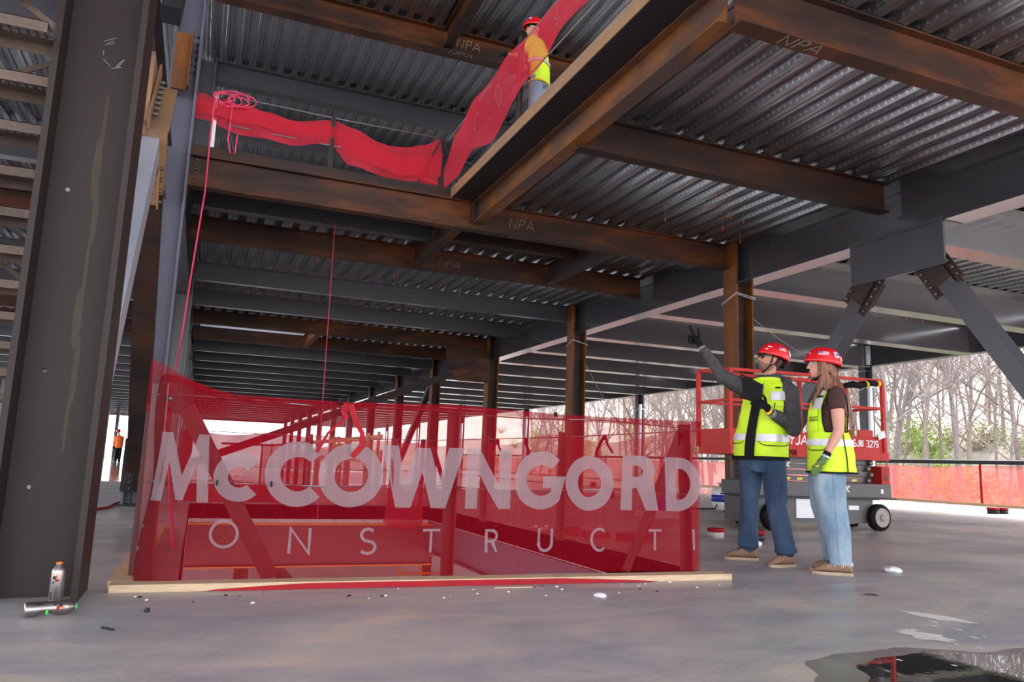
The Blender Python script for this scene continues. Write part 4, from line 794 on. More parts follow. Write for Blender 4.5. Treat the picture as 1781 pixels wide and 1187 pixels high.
# spray cans
def spray(loc, rot, lab, tip, dent=False):
    e = empty('spray_can', loc, lab, 'spray can'); e.rotation_euler = rot
    prof = [(.030, 0), (.033, .005), (.033, .17), (.031, .18), (.018, .197), (.014, .205), (.013, .208)]
    k = MB().lathe(prof, (0, 0, 0), 24)
    if dent:
        seg = 24; k = MB(); P2 = [(.030, 0), (.0335, .005)] + [(.0335, .005 + .165 * i / 10) for i in range(1, 11)] + [(.031, .18), (.018, .197), (.014, .208)]
        k.lathe(P2, (0, 0, 0), seg); vv = []
        for v in k.v:
            v = Vector(v); d = math.exp(-((v.z - .085) / .026) ** 2); 
            if v.x > 0: v.x *= 1 - .62 * d
            vv.append(tuple(v))
        k.v = vv
    can_m = flat('bare_can_metal', (.30, .27, .26), .3, .9, .06, 20); k.build('body', can_m, e, True)
    for a, z0, z1, mm in ((-2.3, .135, .15, MT['dark']), (-2.04, .135, .15, MT['dark']), (-2.3, .115, .125, MT['dark']), (-2.5, .04, .075, MT['dark']), (-1.95, .125, .135, MT['redtape']), (-1.70, .125, .135, MT['redtape']), (-1.85, .137, .158, MT['orange'])):
        MB().add([(.0338 * math.cos(a), .0338 * math.sin(a), z0), (.0338 * math.cos(a + .26), .0338 * math.sin(a + .26), z0), (.0338 * math.cos(a + .26), .0338 * math.sin(a + .26), z1), (.0338 * math.cos(a), .0338 * math.sin(a), z1)], [(0, 1, 2, 3)]).build('label_print', mm, e)
    MB().lathe([(.015, .206), (.016, .212), (.006, .216)], (0, 0, 0), 16).build('valve_ring', MT['orange'] if tip == 'orange' else gn, e)
    return e
spray((-.575, 4.44, 0), (0, 0, .2), 'upright silver spray can with orange tip against the big column', 'orange')
o = spray((-.662, 4.19, .034), (0, PI / 2, .28), 'crushed silver spray can lying on its side with green paint', 'green', True)
k = MB().tube([(.0, -.034, .08), (.006, -.036, .075), (.012, -.035, .07)], .003, 5); k = MB().ell((.012, -.032, .088), (.012, .003, .006), None, 8, 6); k.build('green_paint', flat('green_spray_paint', (.02, .65, .04), .4), o)
def blob_rock(nm, loc, s, mat, lab, cat, sq=.6):
    k = MB().ell((0, 0, s * sq * .7), (s, s * .8, s * sq), None, 12, 8); rr2 = random.Random(int(loc[0] * 100)); k.v = [tuple(Vector(v) * (1 + .25 * noise.noise(Vector(v) * (1.5 / s)))) for v in k.v]
    o = k.build(nm, mat, smooth=False); o.location = loc; return tag(o, lab, cat)
blob_rock('pebble', (-.15, 4.22, 0), .014, MT['dark'], 'small dark lump on the floor right of the crushed spray can', 'pebble', .9)
blob_rock('plaster_lump', (2.33, 4.19, 0), .045, MT['white'], 'white plaster lump on the floor in front of the barrier', 'debris', .35)
blob_rock('crumpled_wrapper', (5.4, 4.79, 0), .085, MT['white'], 'white crumpled wrapper on the floor right of the woman\'s shoes', 'debris', .35)
blob_rock('crumpled_paper', (5.62, 6.72, 0), .07, MT['white'], 'bit of white crumpled paper behind the man\'s legs', 'debris', .45)
prop('screw', MB().tube([(-.31, 3.88, .006), (-.26, 3.82, .006)], .006, 6), MT['dark'], (-.3, 3.86, 0), 'small dark screw lying on the foreground floor at left', 'screw')
wire('red_cable', [(-1.5, 9.6, .012), (-1.25, 10.0, .012), (-1.15, 10.9, .012), (-1.0, 11.4, .012), (-.98, 12.3, .012), (-.9, 12.8, .012)], .016, 'redtape', 'red cable lying on the floor left of the lavender grey column', 'cable')
# chips around the curb
for q in range(34):
    s = rr.uniform(.004, .010); x = rr.uniform(-.3, 3.7); o = MB().ell((0, 0, s * .4), (s * 1.4, s, s * .5), None, 6, 4).build('floor_chip', MT['white'] if q % 3 else MT['dark']); o.location = (x, 4.6 + rr.uniform(-.25, .12) - x * .03, 0); o.rotation_euler = (0, 0, q)
    tag(o, 'tiny chip of debris on the floor in front of the pine board', 'debris', 'tiny debris chips by the pine board')
# puddle and wet marks
def puddle(nm, c, pts, mat, lab, z=.0012):
    k = MB(); N = 90; vs = []
    for i in range(N):
        t = 2 * PI * i / N; a = t / (2 * PI) * len(pts); j = int(a); f_ = a - j; p0, p1 = pts[j % len(pts)], pts[(j + 1) % len(pts)]; f_ = f_ * f_ * (3 - 2 * f_)
        r_ = p0 + (p1 - p0) * f_; r_ *= 1 + .06 * noise.noise(Vector((math.cos(t) * 3, math.sin(t) * 3, c[0]))) + .03 * noise.noise(Vector((math.cos(t) * 12, math.sin(t) * 12, 1)))
        vs.append((r_ * math.cos(t), r_ * math.sin(t), 0))
    vs.append((0, 0, 0)); k.add(vs, [(i, (i + 1) % N, N) for i in range(N)]); o = k.build(nm, mat); o.location = (c[0], c[1], z); return tag(o, lab, 'puddle')
puddle('puddle', (3.3, 1.95), [1.1, .9, .55, .70, .88, 1.05, 1.05, .9, 1.1, 1.2], MT['water'], 'dark mirror-like puddle in the bottom right corner')
puddle('damp_halo', (3.24, 1.97), [1.1, .9, .60, .78, 1.02, 1.22, 1.2, 1.0, 1.1, 1.2], flat('damp_concrete', (.20, .185, .18), .35, 0, .3, 6), 'damp darker concrete rim round the left side of the puddle', .0006)
def smear(cx, cy, L, W, ang, seed, mat, nm, lab):
    k = MB(); N = 40; rr3 = random.Random(seed); vs = []
    for i in range(N):
        t = 2 * PI * i / N; r_ = 1 + .5 * noise.noise(Vector((math.cos(t) * 2.2, math.sin(t) * 2.2, seed * 3.3))) + .3 * noise.noise(Vector((math.cos(t) * 7, math.sin(t) * 7, seed)))
        x, y = L * r_ * math.cos(t), W * r_ * math.sin(t); vs.append((x * math.cos(ang) - y * math.sin(ang), x * math.sin(ang) + y * math.cos(ang), 0))
    vs.append((0, 0, 0)); k.add(vs, [(i, (i + 1) % N, N) for i in range(N)]); o = k.build(nm, mat); o.location = (cx, cy, .0015); return tag(o, lab, 'puddle')
smear(3.97, 3.24, .17, .075, -1.25, 2, MT['wet_glint'], 'wet_patch', 'upper wet patch with its reflection painted white on the floor right of centre of the corner'); smear(3.45, 2.88, .14, .085, -1.0, 5, MT['wet_glint'], 'wet_patch', 'lower wet patch with its reflection painted white just above the dark puddle')
dm = flat('damp_dark_mark', (.10, .09, .088), .4)
smear(4.22, 3.93, .05, .045, .3, 8, dm, 'damp_mark', 'dark damp mark above the bright wet patches'); 
for q in range(26):
    o = MB().lathe([(.006 + rr.random() * .012, 0), (.004, .0015)], (0, 0, 0), 9).build('water_drop', MT['wet_glint']); t = rr.random(); o.location = (3.0 + t * 1.9 + rr.uniform(-.25, .25), 2.55 + t * 1.1 + rr.uniform(-.3, .3), .0005); o.scale = (1, 1.8, 1); tag(o, 'tiny water drop with a white painted glint on the floor near the dark puddle', 'water drop', 'water drops near the puddle')
# things on the storey below
e = empty('lower_lift', (8.6, 31, -5), 'orange lift frame on the storey below seen through the opening', 'lift')
k = MB()
for x in (8.0, 8.9, 9.8): k.bar((x, 31, -5), (x, 31, -2.4), .1, .1)
for z in (-4.9, -3.8, -3.1, -2.5): k.bar((8.0, 31, z), (9.8, 31, z), .08, .08)
child(k, 'frame', MT['orange'], e)
for q, (x, y, s) in enumerate(((6.4, 30, .5), (7.2, 32, .4), (2.6, 27, .35))): tag(MB().box(x, x + s, y, y + s, -5, -5 + s * 1.4).build('yellow_crate', MT['yellow'], loc=(x, y, -5)), 'yellow crate on the storey below, %s from the left' % ORD[q], 'crate')
for x, y in ((1.5, 24), (9.56, 32.6), (10.6, 25.5), (12.5, 39)): 
    tag(MB().box(x - .2, x + .2, y - .2, y + .2, -5, -.25).build('lower_column', MT['rust_orange'], loc=(x, y, -5)), 'rusty column of the storey below', 'column', 'columns of the storey below')
tag(MB().bar((1.2, 20, -1), (4.6, 28, -5), .25, .25).build('lower_brace', MT['redsteel'], loc=(2, 24, -4)), 'dark sloping brace on the storey below', 'brace')
# ================================================================== people
SK = flat('skin', (.52, .25, .165), .5, 0, .08, 8, spec=.3); SK2 = flat('fair_skin', (.58, .29, .21), .5, 0, .08, 8, spec=.3)
HV = flat('hi_vis_yellow', (.62, .90, .015), .6, 0, .10, 5); RF = flat('reflective_band', (.60, .58, .62), .35, .2, .12, 14)
def remesh(mb, name, mat, parent, voxel=.008, sm=4, fac=.5):
    me = bpy.data.meshes.new(name); me.from_pydata(mb.v, [], mb.f); me.update(); o = bpy.data.objects.new(name, me); C.objects.link(o)
    m_ = o.modifiers.new('r', 'REMESH'); m_.mode = 'VOXEL'; m_.voxel_size = voxel; s_ = o.modifiers.new('s', 'SMOOTH'); s_.iterations = sm; s_.factor = fac
    dg = bpy.context.evaluated_depsgraph_get(); me2 = bpy.data.meshes.new_from_object(o.evaluated_get(dg)); bpy.data.objects.remove(o); bpy.data.meshes.remove(me)
    me2.name = name; me2.materials.clear(); me2.materials.append(mat); me2.polygons.foreach_set('use_smooth', [True] * len(me2.polygons))
    L = parent.location; me2.transform(Matrix.Translation(-Vector(L))); o2 = bpy.data.objects.new(name, me2); return link(o2, parent)
class Fig:
    """figure frame: r to the viewer's right, d away from the viewer, z up"""
    def __init__(s, o, V):
        s.o = Vector((o[0], o[1], 0)); s.V = Vector((V[0], V[1], 0)).normalized(); s.R = Vector((s.V.y, -s.V.x, 0))
    def __call__(s, r, d, z): return s.o + s.R * r + s.V * d + Vector((0, 0, z))
    def vec(s, r, d, z=0): return s.R * r + s.V * d + Vector((0, 0, z))
def capsule(k, a, b_, r0, r1, seg=12):
    a, b_ = Vector(a), Vector(b_); d = (b_ - a); L = d.length; d.normalize(); prof = []
    for i in range(5): t = PI / 2 * i / 4; prof.append((r0 * math.sin(t), -r0 * math.cos(t)))
    for i in range(5): t = PI / 2 * i / 4; prof.append((r1 * math.cos(t), L + r1 * math.sin(t)))
    k.lathe(prof, a, seg, d)
def chain(k, pts, rs):
    for (a, b_), (r0, r1) in zip(zip(pts[:-1], pts[1:]), zip(rs[:-1], rs[1:])): capsule(k, a, b_, r0, r1)
def loft(k, F, secs, lf, fw_, n_=28, p=.85, cap=True, off=0):
    rows = []
    for (z, cr, cd, a, b_) in secs:
        c = F(cr, cd, z); row = []
        for i in range(n_):
            t = 2 * PI * i / n_; ct, st = math.cos(t), math.sin(t); x = math.copysign(abs(ct) ** p, ct) * (a + off); y = math.copysign(abs(st) ** p, st) * (b_ + off); row.append(c + lf * x + fw_ * y)
        rows.append(row)
    vs = [q for r_ in rows for q in r_]; N = len(rows); fs = [(i * n_ + j, i * n_ + (j + 1) % n_, (i + 1) * n_ + (j + 1) % n_, (i + 1) * n_ + j) for i in range(N - 1) for j in range(n_)]
    if cap: fs += [tuple(range(n_))[::-1], tuple((N - 1) * n_ + j for j in range(n_))]
    k.add(vs, fs)
def surf(F, secs, lf, fw_, th, z, off=0, p=.85):
    """point on a lofted garment: angle th (0 = wearer's left, 90 = front), height z"""
    for i in range(len(secs) - 1):
        if z <= secs[i + 1][0] or i == len(secs) - 2:
            t = max(0, min(1, (z - secs[i][0]) / (secs[i + 1][0] - secs[i][0]))); _, cr, cd, a, b_ = [u + (v - u) * t for u, v in zip(secs[i], secs[i + 1])]; break
    t = math.radians(th); ct, st = math.cos(t), math.sin(t)
    return F(cr, cd, z) + lf * math.copysign(abs(ct) ** p, ct) * (a + off) + fw_ * math.copysign(abs(st) ** p, st) * (b_ + off)
def patch(name, F, secs, lf, fw_, t0, t1, z0, z1, off, mat, parent, nt=24, nz=6, p=.85):
    zf0 = z0 if callable(z0) else (lambda a: z0); zf1 = z1 if callable(z1) else (lambda a: z1)
    k = strip(lambda a, b_: surf(F, secs, lf, fw_, t0 + (t1 - t0) * a, zf0(a) + (zf1(a) - zf0(a)) * b_, off, p), nt, nz); return child(k, name, mat, parent, True)
def wrinkle(k, amp=.006, fr=9, seed=0):
    out = []
    for v in k.v:
        v = Vector(v); g_ = noise.noise_vector(Vector((v.x * fr, v.y * fr, v.z * fr * 1.5 + seed))); out.append(tuple(v + g_ * amp))
    k.v = out
def helmet(par, c, lf, fw_, upv, mat, logo, back_round=False, s=1.0):
    """hard hat: dome, brim, vents, flag, chin strap ring"""
    B = Matrix((lf, fw_, upv)).transposed(); k = MB(); seg, rings = 30, 9; rows = []
    for i in range(rings + 1):
        ph = PI / 2 * i / rings * 1.06
        for j in range(seg):
            th = 2 * PI * j / seg; st = math.sin(th); q = Vector((.112 * s * math.sin(ph) * math.cos(th), (.140 + (.01 if st > 0 else 0)) * s * math.sin(ph) * st, .118 * s * math.cos(ph)))
            if i >= rings - 1: q.z -= .030 * s * max(0, -st) * (i - rings + 2) / 2 + .012 * s * (1 - abs(st)) ; 
            if i == rings: q.x *= 1.05; q.y *= 1.06 if st > 0 else 1.03
            ridge = .004 * max(0, math.cos(th * 6)) * math.sin(ph * 2); q += q.normalized() * ridge; rows.append(tuple(c + B @ q))
    fs = [(i * seg + j, (i + 1) * seg + j, (i + 1) * seg + (j + 1) % seg, i * seg + (j + 1) % seg) for i in range(rings) for j in range(seg)]; k.add(rows, fs)
    h = child(k, 'hard_hat', mat, par, True); sol = h.modifiers.new('s', 'SOLIDIFY'); sol.thickness = .004
    inner = MB().ell(c + B @ Vector((0, -.022, -.002)), (.098 * s, .112 * s, .055 * s), B, 18, 10); child(inner, 'hat_liner', MT['black'], h, True)
    def onhat(th, ph, off=.003): th, ph = math.radians(th), math.radians(ph); q = Vector((.112 * s * math.sin(ph) * math.cos(th), (.14 if math.sin(th) < 0 else .15) * s * math.sin(ph) * math.sin(th), .118 * s * math.cos(ph))); return c + B @ (q + q.normalized() * (off + .004))
    def dpatch(nm, t0, t1, p0, p1, m_, off=.003, n1=6, n2=4): return child(strip(lambda a, b_: onhat(t0 + (t1 - t0) * a, p1 + (p0 - p1) * b_, off), n1, n2), nm, m_, h, True)
    return h, onhat, dpatch
RED = flat('glossy_red_plastic', (.62, .008, .012), .22, 0, .05); FW = flat('flag_pale_red', (.75, .35, .36), .5); FB = flat('flag_blue', (.08, .10, .40), .5)
def shoe(F, a, b_, parent, mat, sole, s=1.0):
    """low suede shoe from heel a to toe b (r, d)"""
    A, B_ = F(a[0], a[1], 0), F(b_[0], b_[1], 0); d = (B_ - A); L = d.length; d.normalize(); sd = Vector((-d.y, d.x, 0)); k = MB(); ks = MB()
    rows = []; N = 12; W = [.030, .038, .038, .036, .037, .041, .046, .049, .049, .045, .034, .012]; Hh = [.075, .105, .118, .122, .118, .108, .096, .086, .078, .068, .052, .032]
    for i in range(N):
        c = A + d * L * i / (N - 1); 
        for j in range(12): t = 2 * PI * j / 12; rows.append(c + sd * W[i] * s * math.cos(t) + Vector((0, 0, .022 + (Hh[i] * s - .022) * (.5 + .5 * math.sin(t)))))
    k.add(rows, [(i * 12 + j, i * 12 + (j + 1) % 12, (i + 1) * 12 + (j + 1) % 12, (i + 1) * 12 + j) for i in range(N - 1) for j in range(12)] + [tuple(range(12))[::-1], tuple((N - 1) * 12 + j for j in range(12))])
    o = remesh(k, 'shoe', mat, parent, .006, 2); ol = []
    for i in range(N): c = A + d * L * (i / (N - 1) * 1.03 - .015); ol.append((c + sd * (W[i] + .002) * s, c - sd * (W[i] + .002) * s))
    vs = [p for q in ol for p in q] + [p + Vector((0, 0, .022)) for q in ol for p in q]; M_ = 2 * N
    ks.add(vs, [(2 * i, 2 * i + 1, 2 * i + 3, 2 * i + 2) for i in range(N - 1)] + [(M_ + 2 * i, M_ + 2 * i + 2, M_ + 2 * i + 3, M_ + 2 * i + 1) for i in range(N - 1)] + [(2 * i, 2 * i + 2, M_ + 2 * i + 2, M_ + 2 * i) for i in range(N - 1)] + [(2 * i + 1, M_ + 2 * i + 1, M_ + 2 * i + 3, 2 * i + 3) for i in range(N - 1)] + [(0, M_, M_ + 1, 1), (M_ - 2, M_ - 1, 2 * M_ - 1, 2 * M_ - 2)])
    sc_ = child(ks, 'sole', sole, parent); q = Vector(o.location)
    la = MB(); 
    for j in range(3): c = A + d * L * (.40 + .1 * j) + Vector((0, 0, Hh[4 + j] * s + .001)); la.tube([c - sd * .034 - Vector((0, 0, .016)), c - sd * .018, c + Vector((0, 0, .002)), c + sd * .018, c + sd * .034 - Vector((0, 0, .016))], .0035, 5)
    child(la, 'laces', MT['wood'] if False else MT['grey_brown'], parent); return o
SUEDE = flat('tan_suede', (.27, .165, .105), .95, 0, .15, 20); SOLE = flat('pale_sole', (.42, .32, .22), .8)

def head(k, F, c, lf, fw_, upv, s=1.0, jaw=1.0, nose=1.0):
    B = Matrix((lf, fw_, upv)).transposed(); P = lambda x, y, z: c + B @ (Vector((x, y, z)) * s)
    k.ell(P(0, -.012, .025), (.076 * s, .096 * s, .098 * s), B, 18, 12); k.ell(P(0, .022, -.035), (.060 * s * jaw, .072 * s, .078 * s), B, 16, 10)
    k.ell(P(0, .062, -.088), (.026 * s * jaw, .022 * s, .020 * s), B, 12, 8)                       # chin
    chain(k, [P(0, .086, .022), P(0, .100 + .004 * nose, -.004), P(0, .104 + .010 * nose, -.020)], [.009 * s, .011 * s, .0125 * s]); k.ell(P(.011, .092, -.024), .008 * s, None, 8, 6); k.ell(P(-.011, .092, -.024), .008 * s, None, 8, 6)
    k.ell(P(0, .088, .042), (.045 * s, .014 * s, .010 * s), B, 12, 6); k.ell(P(.032, .074, .0), (.022 * s, .016 * s, .018 * s), B, 10, 6); k.ell(P(-.032, .074, .0), (.022 * s, .016 * s, .018 * s), B, 10, 6)
    k.ell(P(0, .086, -.052), (.022 * s, .013 * s, .007 * s), B, 10, 6); k.ell(P(0, .084, -.064), (.019 * s, .012 * s, .007 * s), B, 10, 6)
    for e in (-1, 1): k.ell(P(.078 * e, -.008, -.005), (.008 * s, .018 * s, .032 * s), B, 10, 8); k.ell(P(.084 * e, -.016, .006), (.006 * s, .012 * s, .018 * s), B, 8, 6)
    return P
def lips_eyes(P, B, parent, lipc=(.42, .15, .12), eyes=True, s=1.0):
    k = MB().ell(P(0, .096, -.053), (.021 * s, .006 * s, .004 * s), B, 12, 6).ell(P(0, .094, -.063), (.018 * s, .006 * s, .005 * s), B, 12, 6); child(k, 'lips', flat('lips', lipc, .5), parent, True)
    if eyes:
        for e in (-1, 1):
            w_ = child(MB().ell(P(.031 * e, .082, .018), (.013 * s, .009 * s, .008 * s), B, 12, 8), 'eye', MT['white'], parent, True); child(MB().ell(P(.031 * e, .0895, .018), (.005 * s, .003 * s, .0055 * s), B, 8, 6), 'iris', MT['black'], parent, True)
            child(MB().tube([P(.014 * e, .093, .034), P(.032 * e, .091, .040), P(.050 * e, .078, .034)], .003 * s, 5), 'eyebrow', flat('brow', (.10, .05, .03), .9), parent, True)

# ---------------------------------------------------------------- man pointing
F = Fig((4.72, 5.55), (.65, .76)); man = empty('person', tuple(F(0, 0, 0)), 'person in dark hoodie and yellow vest pointing up with a raised arm', 'person', 'people beside the barrier')
fwm = F.vec(-.50, -.87).normalized(); lfm = Vector((-fwm.y, fwm.x, 0)); lfm = F.vec(.87, -.50).normalized()
VS = [(.90, -.02, .0, .235, .165), (1.0, -.015, 0, .235, .165), (1.12, -.005, 0, .225, .158), (1.25, .015, 0, .218, .152), (1.38, .038, 0, .212, .148), (1.48, .048, 0, .200, .135), (1.55, .055, 0, .172, .118), (1.60, .058, 0, .125, .098), (1.635, .06, .005, .082, .078)]
hf = F.vec(-.93, -.33, .22).normalized(); hl = Vector((0, 0, 1)).cross(hf).normalized() * -1; hl = hf.cross(Vector((0, 0, 1))).normalized() * -1
hu = hf.cross(hl).normalized(); hu = hu if hu.z > 0 else -hu; hl = hf.cross(hu).normalized() * -1
HC = F(.085, -.01, 1.792); BH = Matrix((hl, hf, hu)).transposed()
k = MB(); P = head(k, F, HC, hl, hf, hu, 1.0, 1.08, .6)
chain(k, [F(.075, .0, 1.73), F(.058, .01, 1.58)], [.056, .062]); loft(k, F, [(z, cr, cd, a * .72, b_ * .72) for z, cr, cd, a, b_ in VS[:-2]], lfm, fwm)
LG = [[F(-.10, .03, .93), F(-.118, .0, .50), F(-.133, .045, .15)], [F(.09, -.05, .93), F(.112, -.18, .50), F(.17, -.27, .15)]]
for pts in LG: chain(k, pts, [.075, .05, .035])
RS, RE, RWr = F(-.125, .085, 1.545), F(-.345, -.06, 1.645), F(-.515, -.03, 1.895); LS_, LE, LWr = F(.235, -.085, 1.49), F(.262, -.12, 1.185), F(.085, -.285, 1.285)
chain(k, [RS, RE, RWr], [.05, .038, .028]); chain(k, [LS_, LE, LWr], [.05, .038, .028])
body = remesh(k, 'body', SK, man, .007, 3)
lips_eyes(P, BH, man, (.40, .16, .13), eyes=False)
# stubble beard, hair
k = MB().ell(P(0, .026, -.062), (.063, .070, .056), BH, 18, 12); k.v = [tuple(v) for v in k.v]; child(k, 'beard', flat('stubble', (.27, .135, .095), .9, 0, .3, 90), man, True)
k = MB().ell(P(0, -.035, .02), (.079, .078, .085), BH, 18, 12); child(k, 'hair', flat('short_brown_hair', (.09, .05, .03), .9), man, True)
h, onh, dp = helmet(man, HC + hu * .046 - hf * .026, hl, hf, hu, RED, None, s=.98)
dp('flag_decal', -28, 2, 56, 72, FW, .004); dp('flag_canton', -10, 2, 56, 64, FB, .006); dp('white_decal', 30, 46, 60, 66, MT['white'], .004); dp('white_decal', 40, 52, 74, 79, MT['white'], .004); dp('white_decal', -62, -46, 58, 84, MT['white'], .004)
# sunglasses
k = MB()
for e in (-1, 1): k.ell(P(.036 * e, .092, .012), (.038, .016, .024), BH, 16, 8)
k.tube([P(-.070, .078, .026), P(0, .110, .028), P(.070, .078, .026)], .006, 6); gl = flat('dark_lens', (.01, .01, .012), .08); child(k, 'sunglasses', gl, man, True)
for e in (-1, 1): child(MB().tube([P(.064 * e, .074, .025), P(.082 * e, .03, .022), P(.084 * e, -.015, .015)], .003, 6), 'glasses_arm', MT['dark'], man, True)
for e in (-1, 1): child(MB().tube([P(.088 * e, .028, .07), P(.086 * e, .016, .0), P(.070 * e, .022, -.07), P(.03 * e, .045, -.118), P(0, .045, -.125)], .006, 6).tube([P(.088 * e, -.06, .03), P(.088 * e, -.02, -.04), P(.070 * e, .020, -.07)], .005, 6), 'chin_strap', MT['black'], man, True)
child(MB().ell(P(0, -.115, -.03), (.05, .018, .02), BH, 12, 8), 'hat_ratchet', MT['black'], man, True)
# hoodie
HD = flat('charcoal_fleece', (.072, .068, .071), .95, 0, .25, 25, spec=.1); k = MB()
loft(k, F, [(z, cr, cd, a - .014, b_ - .014) for z, cr, cd, a, b_ in VS], lfm, fwm)
chain(k, [RS + Vector((0, 0, -.01)), RS.lerp(RE, .5) + Vector((0, 0, -.022)), RE, RE.lerp(RWr, .5), RWr.lerp(RE, .12)], [.086, .078, .062, .054, .042]); k.ell(RE + Vector((0, 0, -.02)), .060); capsule(k, F(.0, .05, 1.56), RS, .08, .082)
chain(k, [LS_, LE, LWr.lerp(LE, .15)], [.088, .070, .050]); capsule(k, F(.11, -.03, 1.56), LS_, .075, .085); k.ell(LE + Vector((0, 0, -.015)), .072)
for j in range(13): t = 2 * PI * j / 12; k.ell(F(.058 + .082 * math.cos(t), .012 + .075 * math.sin(t), 1.628 + .014 * math.cos(t - .6)), (.036, .036, .040), None, 10, 8)
for j in range(5): k.ell(F(.10 + .03 * j, .075 - .02 * j, 1.615 - .006 * j), (.055, .05, .045), None, 10, 8)
wrinkle(k, .014, 15, 3); wrinkle(k, .008, 34, 8); remesh(k, 'hoodie', HD, man, .008, 3)
child(MB().tube([F(.02, -.125, 1.57), F(.015, -.15, 1.50), F(.02, -.155, 1.46)], .004, 5), 'drawstring', MT['galv'], man, True)
child(MB().lathe([(.044, 0), (.047, .02), (.043, .045)], RWr.lerp(RE, .14), 16, (RWr - RE)), 'cuff', HD, man, True)
# jeans
def denim(name, c1_, c2_):
    m, n, l, b = new_mat(name); t = tex(n, l, 3.5, 6, (1, 1, .5)); f_ = tex(n, l, 160, 2); l.new(mixc(n, l, .3, ramp(n, l, t, [(.38, c1_), (.64, c2_)]), ramp(n, l, f_, [(.3, (.5,) * 3), (.7, (1, 1, 1))]), 'MULTIPLY'), b.inputs['Base Color']); b.inputs['Roughness'].default_value = .9; return m
DN = denim('blue_denim', (.028, .055, .11), (.075, .13, .215)); DN2 = denim('light_denim', (.17, .26, .35), (.38, .47, .54))
k = MB(); loft(k, F, [(.78, -.015, -.01, .165, .13), (.86, -.01, 0, .185, .14), (.95, -.01, 0, .185, .14), (1.0, -.01, 0, .18, .135)], lfm, fwm)
for pts in LG:
    a, b_, c_ = pts; up_ = [a + Vector((0, 0, -.03)), a.lerp(b_, .5), b_ + Vector((0, 0, .03)), b_, b_.lerp(c_, .45), c_ + Vector((0, 0, .0))]; chain(k, up_, [.112, .100, .086, .084, .084, .090])
    k.lathe([(.086, 0), (.088, .06), (.094, .10)], c_ + Vector((0, 0, .06)), 16, (0, 0, -1))
wrinkle(k, .020, 9, 1); wrinkle(k, .014, 19, 9); remesh(k, 'jeans', DN, man, .009, 3)
shoe(F, (-.055, .04), (-.335, .0), man, SUEDE, SOLE, 1.05); shoe(F, (.235, -.23), (.045, -.40), man, SUEDE, SOLE, 1.05)
# vest
VV = [(z, cr, cd, a + .006, b_ + .006) for z, cr, cd, a, b_ in VS[:-1]]
def vestface(F, secs, lf, fw_, parent, arm=(1.22, 1.60), z0=.90, z1=1.62, aw=22, name='vest'):
    """front and back panels that leave the arm holes open"""
    k = MB(); NT, NZ = 200, 100
    def openarm(th, z): 
        for c0 in (0, 180):
            dth = abs((th - c0 + 180) % 360 - 180)
            if z > arm[0] and dth < aw + 4 * math.sin((z - arm[0]) / (arm[1] - arm[0]) * PI) * 2: return True
        return False
    for j in range(NZ + 1):
        for i in range(NT): th = 360 * i / NT; z = z0 + (z1 - z0) * j / NZ; q = surf(F, secs, lf, fw_, th, z, .004); g_ = noise.noise_vector(q * 9) * .008; k.v.append(tuple(q + g_))
    for j in range(NZ):
        for i in range(NT):
            th = 360 * (i + .5) / NT; z = z0 + (z1 - z0) * (j + .5) / NZ
            if not openarm(th, z): k.f.append((j * NT + i, j * NT + (i + 1) % NT, (j + 1) * NT + (i + 1) % NT, (j + 1) * NT + i))
    k.mi = [0] * len(k.f); o = child(k, name, HV, parent, True); s_ = o.modifiers.new('s', 'SOLIDIFY'); s_.thickness = .004; s_.offset = 1; return o
vestface(F, VV, lfm, fwm, man, aw=13)
ar = (lfm, fwm)
def band(nm, t0, t1, z0, z1, m_, off=.015, par=man, secs=VV, l_=lfm, f_=fwm, FF=None, nt=26): return patch(nm, FF or F, secs, l_, f_, t0, t1, z0, z1, off, m_, par, nt)
band('reflective_band', 100, 195, 1.055, 1.115, RF); band('reflective_band', -20, 80, 1.045, 1.11, RF); band('zipper_strip', 82, 98, .895, 1.47, MT['black'], .018, nt=4)
band('hem_trim', -178, 180, .885, .915, MT['black'], .016, nt=60)
band('reflective_band', 20, 62, 1.41, 1.49, RF, .016, nt=8); band('reflective_band', 112, 135, 1.50, 1.58, RF, .014, nt=8); band('badge_strap', 32, 50, 1.515, 1.53, MT['black'], .02, nt=4)
band('pocket_trim', 100, 160, lambda a: 1.025 + .03 * (2 * a - 1) ** 6, lambda a: 1.031 + .03 * (2 * a - 1) ** 6, MT['black'], .018); band('pocket_trim', -10, 76, lambda a: 1.005 + .04 * (2 * a - 1) ** 6, lambda a: 1.012 + .04 * (2 * a - 1) ** 6, MT['black'], .018)
band('pocket_flap', 26, 60, 1.355, 1.385, HV, .022, nt=8); child(MB().tube([surf(F, VV, lfm, fwm, 50, 1.33, .03), surf(F, VV, lfm, fwm, 50, 1.385, .03)], .004, 6), 'pen', MT['black'], man)
k = MB(); text_mb(k, 'McCOWN', lambda x, y: surf(F, VV, lfm, fwm, 42 - x * 260 + 0, 1.265 + y, .026), .018, .2); text_mb(k, 'GORDON', lambda x, y: surf(F, VV, lfm, fwm, 42 - x * 260, 1.24 + y, .026), .018, .2); child(k, 'vest_lettering', MT['black'], man)
